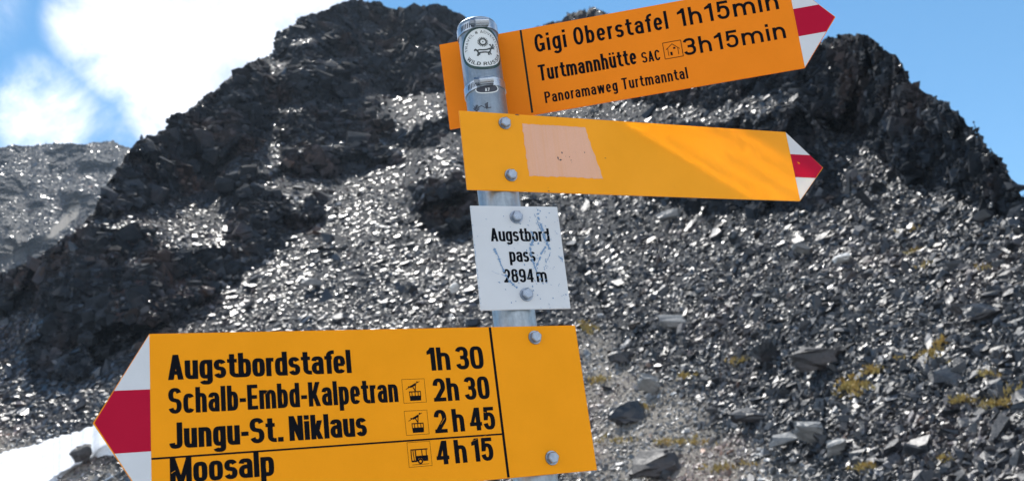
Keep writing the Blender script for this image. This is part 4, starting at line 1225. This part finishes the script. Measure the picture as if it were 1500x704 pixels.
def clamp(z, label, tilt, scr):
    e = thing("hose_clamp", label, "clamp", Matrix.Translation((*POLE_XY, z)), "hose clamps at the pole top")
    n = 72; w = .0055; V, Fc = [], []
    for k in range(n):
        a = 2 * math.pi * k / n; dz = tilt * math.cos(a - FRONT - 1.2)
        for (r, zz) in ((POLE_R + .0003, -w), (POLE_R + .0013, -w), (POLE_R + .0013, w), (POLE_R + .0003, w)):
            V.append((r * math.cos(a), r * math.sin(a), zz + dz))
    for k in range(n):
        a, b = k * 4, ((k + 1) % n) * 4
        for q in range(4): Fc.append((a + q, b + q, b + (q + 1) % 4, a + (q + 1) % 4))
    link_mesh("band", V, Fc, CLAMP, e)
    # worm slots on the band, a sub-look of its own
    sl = []
    for k in range(7):
        s0 = -.021 + k * .0024; sl.append([[(s0, -w * .6), (s0 + .001, -w * .6), (s0 + .0016, w * .6), (s0 + .0006, w * .6)]])
    V, Fc = [], []
    for q in sl:
        i = len(V)
        for (x_, z_) in q[0]: V.append(wrap(x_, z_ + tilt * math.cos(x_ / POLE_R - 1.2), .0016))
        Fc.append((i, i + 1, i + 2, i + 3))
    link_mesh("slots", V, Fc, CHIP, e)
    # screw housing and screw sit tangentially on the viewer's side
    c = Vector(wrap(scr, tilt * math.cos(scr / POLE_R - 1.2), .0048)); a = FRONT + scr / POLE_R
    fr = Matrix.Translation(c) @ Matrix.Rotation(a + math.pi / 2, 4, "Z")      # x along the band, -y ... outward
    bm = bmesh.new()
    bmesh.ops.create_cone(bm, cap_ends=True, segments=20, radius1=.0042, radius2=.0042, depth=.017, matrix=fr @ Matrix.Translation((.002, 0, 0)) @ Matrix.Rotation(math.pi / 2, 4, "Y"))
    bmesh.ops.create_cube(bm, size=1, matrix=fr @ Matrix.Translation((.002, .0022, 0)) @ Matrix.Diagonal((.016, .005, .0096, 1)))
    h = bm_obj("screw_housing", bm, CLAMP, e)
    bm = bmesh.new()
    bmesh.ops.create_cone(bm, cap_ends=True, segments=6, radius1=.0042, radius2=.0038, depth=.006, matrix=fr @ Matrix.Translation((-.0095, 0, 0)) @ Matrix.Rotation(math.pi / 2, 4, "Y"))
    bmesh.ops.create_cone(bm, cap_ends=True, segments=18, radius1=.0055, radius2=.0055, depth=.0012, matrix=fr @ Matrix.Translation((-.0062, 0, 0)) @ Matrix.Rotation(math.pi / 2, 4, "Y"))
    bm_obj("screw", bm, BOLT, e)
    return e
clamp(2.227, "steel hose clamp at the very top of the pole, above the round sticker", .001, .004)
clamp(2.148, "steel hose clamp around the pole below the round sticker", .0018, .001)

def sticker():
    zc = 2.1945; R0 = .0275
    sc = 0.004
    def mp(x_, y_, z_): return wrap(x_ + sc, y_, z_)
    e = thing("sticker", "round white sticker with dark green rim, petroglyph deer and sun, on the pole top", "sticker", Matrix.Translation((*POLE_XY, zc)))
    def ringmesh(name, r0, r1, mat, z, ell=1.0):
        n = 64; m = 14; V, Fc = [], []
        for i in range(m + 1):
            r = r0 + (r1 - r0) * i / m
            for k in range(n):
                a = 2 * math.pi * k / n; V.append(mp(r * math.cos(a), r * math.sin(a), z))
        for i in range(m):
            for k in range(n): Fc.append((i * n + k, i * n + (k + 1) % n, (i + 1) * n + (k + 1) % n, (i + 1) * n + k))
        return link_mesh(name, V, Fc, mat, e)
    ringmesh("disc", .00005, R0, STICKER, .00025)
    ringmesh("rim", R0 - .0016, R0 + .0016, STICKER_RIM, .0004)
    def curve_text(text, rad, a0, a1, cap, face, upper=True, mat=STICKER_INK, z=.00045):
        st, w = face.line(text, .16, 1.0); out = []
        for s_ in st:
            o2 = []
            for q in s_:
                qq = []
                for (x_, y_) in q:
                    t = x_ / w; a = math.radians(a0 + (a1 - a0) * t); r = rad + (y_ * cap if upper else -y_ * cap)
                    qq.append((r * math.cos(a), r * math.sin(a)))
                o2.append(qq)
            out.append(o2)
        return flat_mesh("lettering", out, mat, e, z, mp, 1e-5)
    FT = Face(.05, .05, .72, 2.2, .24, .5); FB = Face(.085, .08, .72, 2.3, .24, .56)
    curve_text("TRAVEL & ADVENTURE", .0195, 182, -10, .0036, FT, True)
    curve_text("WILD RUSSIA", .0243, 205, 345, .0046, FB, False)
    # sun: a spoked ring
    S = []; cx, cy = .001, .0075
    n = 32
    for k in range(n):
        a, b = 2 * math.pi * k / n, 2 * math.pi * (k + 1) / n
        S.append([[(cx + r * math.cos(t), cy + r * math.sin(t)) for r, t in ((.0031, a), (.0048, a), (.0048, b), (.0031, b))]])
    for k in range(18):
        a = 2 * math.pi * k / 18; S.append(seg(cx + .0045 * math.cos(a), cy + .0045 * math.sin(a), cx + .0066 * math.cos(a), cy + .0066 * math.sin(a), .0011))
    S.append(disc(cx, cy, .0008, 10))
    flat_mesh("sun_mark", S, STICKER_INK, e, .00045, mp, 6e-6)
    # deer: hollow body, four legs, neck and antlers
    D = []
    body = [(-.007, -.0035), (-.004, -.0028), (.000, -.0034), (.0045, -.003), (.0085, -.0012), (.0095, -.0042), (.0065, -.0066), (.002, -.0064), (-.002, -.0066), (-.0055, -.0068)]
    for k in range(len(body)):
        a, b = body[k], body[(k + 1) % len(body)]; D.append(seg(*a, *b, .0019))
    for (x0, y0, x1, y1, w) in ((-.0062, -.004, -.0095, -.0012, .0016), (-.0095, -.0012, -.0102, -.0036, .0012), (-.0055, -.0066, -.0072, -.0108, .0017), (-.004, -.0068, -.0052, -.0098, .0013),
                                (.0062, -.0064, .0066, -.0102, .0016), (.0078, -.0058, .0098, -.0092, .0013), (.0085, -.002, .0128, .0006, .002), (.0128, .0006, .0152, -.0008, .0014),
                                (.0115, .0006, .0098, .0052, .0011), (.0122, .0012, .0138, .006, .0011), (.0105, .003, .0082, .0042, .0009), (.013, .004, .0152, .0048, .0009), (.0128, .001, .0164, .0032, .0009)):
        D.append(seg(x0, y0, x1, y1, w * 1.35))
    flat_mesh("deer_mark", D, STICKER_INK, e, .00045, mp, 6e-6)
    # remains of an older sticker below
    e2 = thing("sticker", "remnant of an oval sticker showing under the lower hose clamp", "sticker", Matrix.Translation((*POLE_XY, 2.1405)))
    def ov(name, r, mat, z):
        n = 40; V = [wrap(.003, 0, z)]; Fc = []
        for i in range(1, 7):
            for k in range(n):
                a = 2 * math.pi * k / n; V.append(wrap(.003 + r[0] * i / 6 * math.cos(a), r[1] * i / 6 * math.sin(a), z))
        for k in range(n): Fc.append((0, 1 + k, 1 + (k + 1) % n))
        for i in range(5):
            for k in range(n): Fc.append((1 + i * n + k, 1 + i * n + (k + 1) % n, 1 + (i + 1) * n + (k + 1) % n, 1 + (i + 1) * n + k))
        return link_mesh(name, V, Fc, mat, e2)
    ov("border", (.0145, .0072), STICKER, .0002); ov("field", (.0132, .0058), CHIP, .00028)
    st, w_ = Face(.1, .09, .74, 2.4).line("A7", .2)
    flat_mesh("lettering", [[[((p[0] - w_ / 2) * .0042 + .003, (p[1] - 1.05) * .0042) for p in q] for q in s_] for s_ in st], STICKER, e2, .0005, wrap, 6e-6)
    # worn black scribble on the bare pole
    rr = random.Random(8); S = []
    x_, y_ = -.012, 0
    for k in range(26):
        nx, ny = x_ + rr.uniform(-.003, .0042), rr.uniform(-.005, .005); S.append(seg(x_, y_, nx, ny, rr.uniform(.0005, .0012))); x_, y_ = min(nx, .004), ny
    def mp2(a, b, c): return wrap(a - .003, b, c)
    e3 = flat_mesh("scribble", S, CHIP, None, .0002, mp2, 6e-6)
    e3.location = (*POLE_XY, 2.118)
    tag(e3, "worn black scribble on the bare pole just above the blank board", "graffiti")
sticker()

# ------------------------------------------------------------------ mountain air
def air():
    x0, x1, y0, y1, z0, z1 = -1500, 1500, -300, 1500, -30, 420
    v = [(x, y, z) for z in (z0, z1) for y in (y0, y1) for x in (x0, x1)]
    f = [(0, 2, 3, 1), (4, 5, 7, 6), (0, 1, 5, 4), (2, 6, 7, 3), (0, 4, 6, 2), (1, 3, 7, 5)]
    m = bpy.data.materials.new("thin_mountain_haze"); m.use_nodes = True
    nt = m.node_tree
    for n in list(nt.nodes): nt.nodes.remove(n)
    out = nt.nodes.new("ShaderNodeOutputMaterial"); vol = nt.nodes.new("ShaderNodeVolumePrincipled")
    vol.inputs["Color"].default_value = (.66, .82, 1, 1); vol.inputs["Density"].default_value = .00012; vol.inputs["Anisotropy"].default_value = .2
    nt.links.new(vol.outputs["Volume"], out.inputs["Volume"])
    tag(link_mesh("haze", v, f, m), kind="stuff")
air()
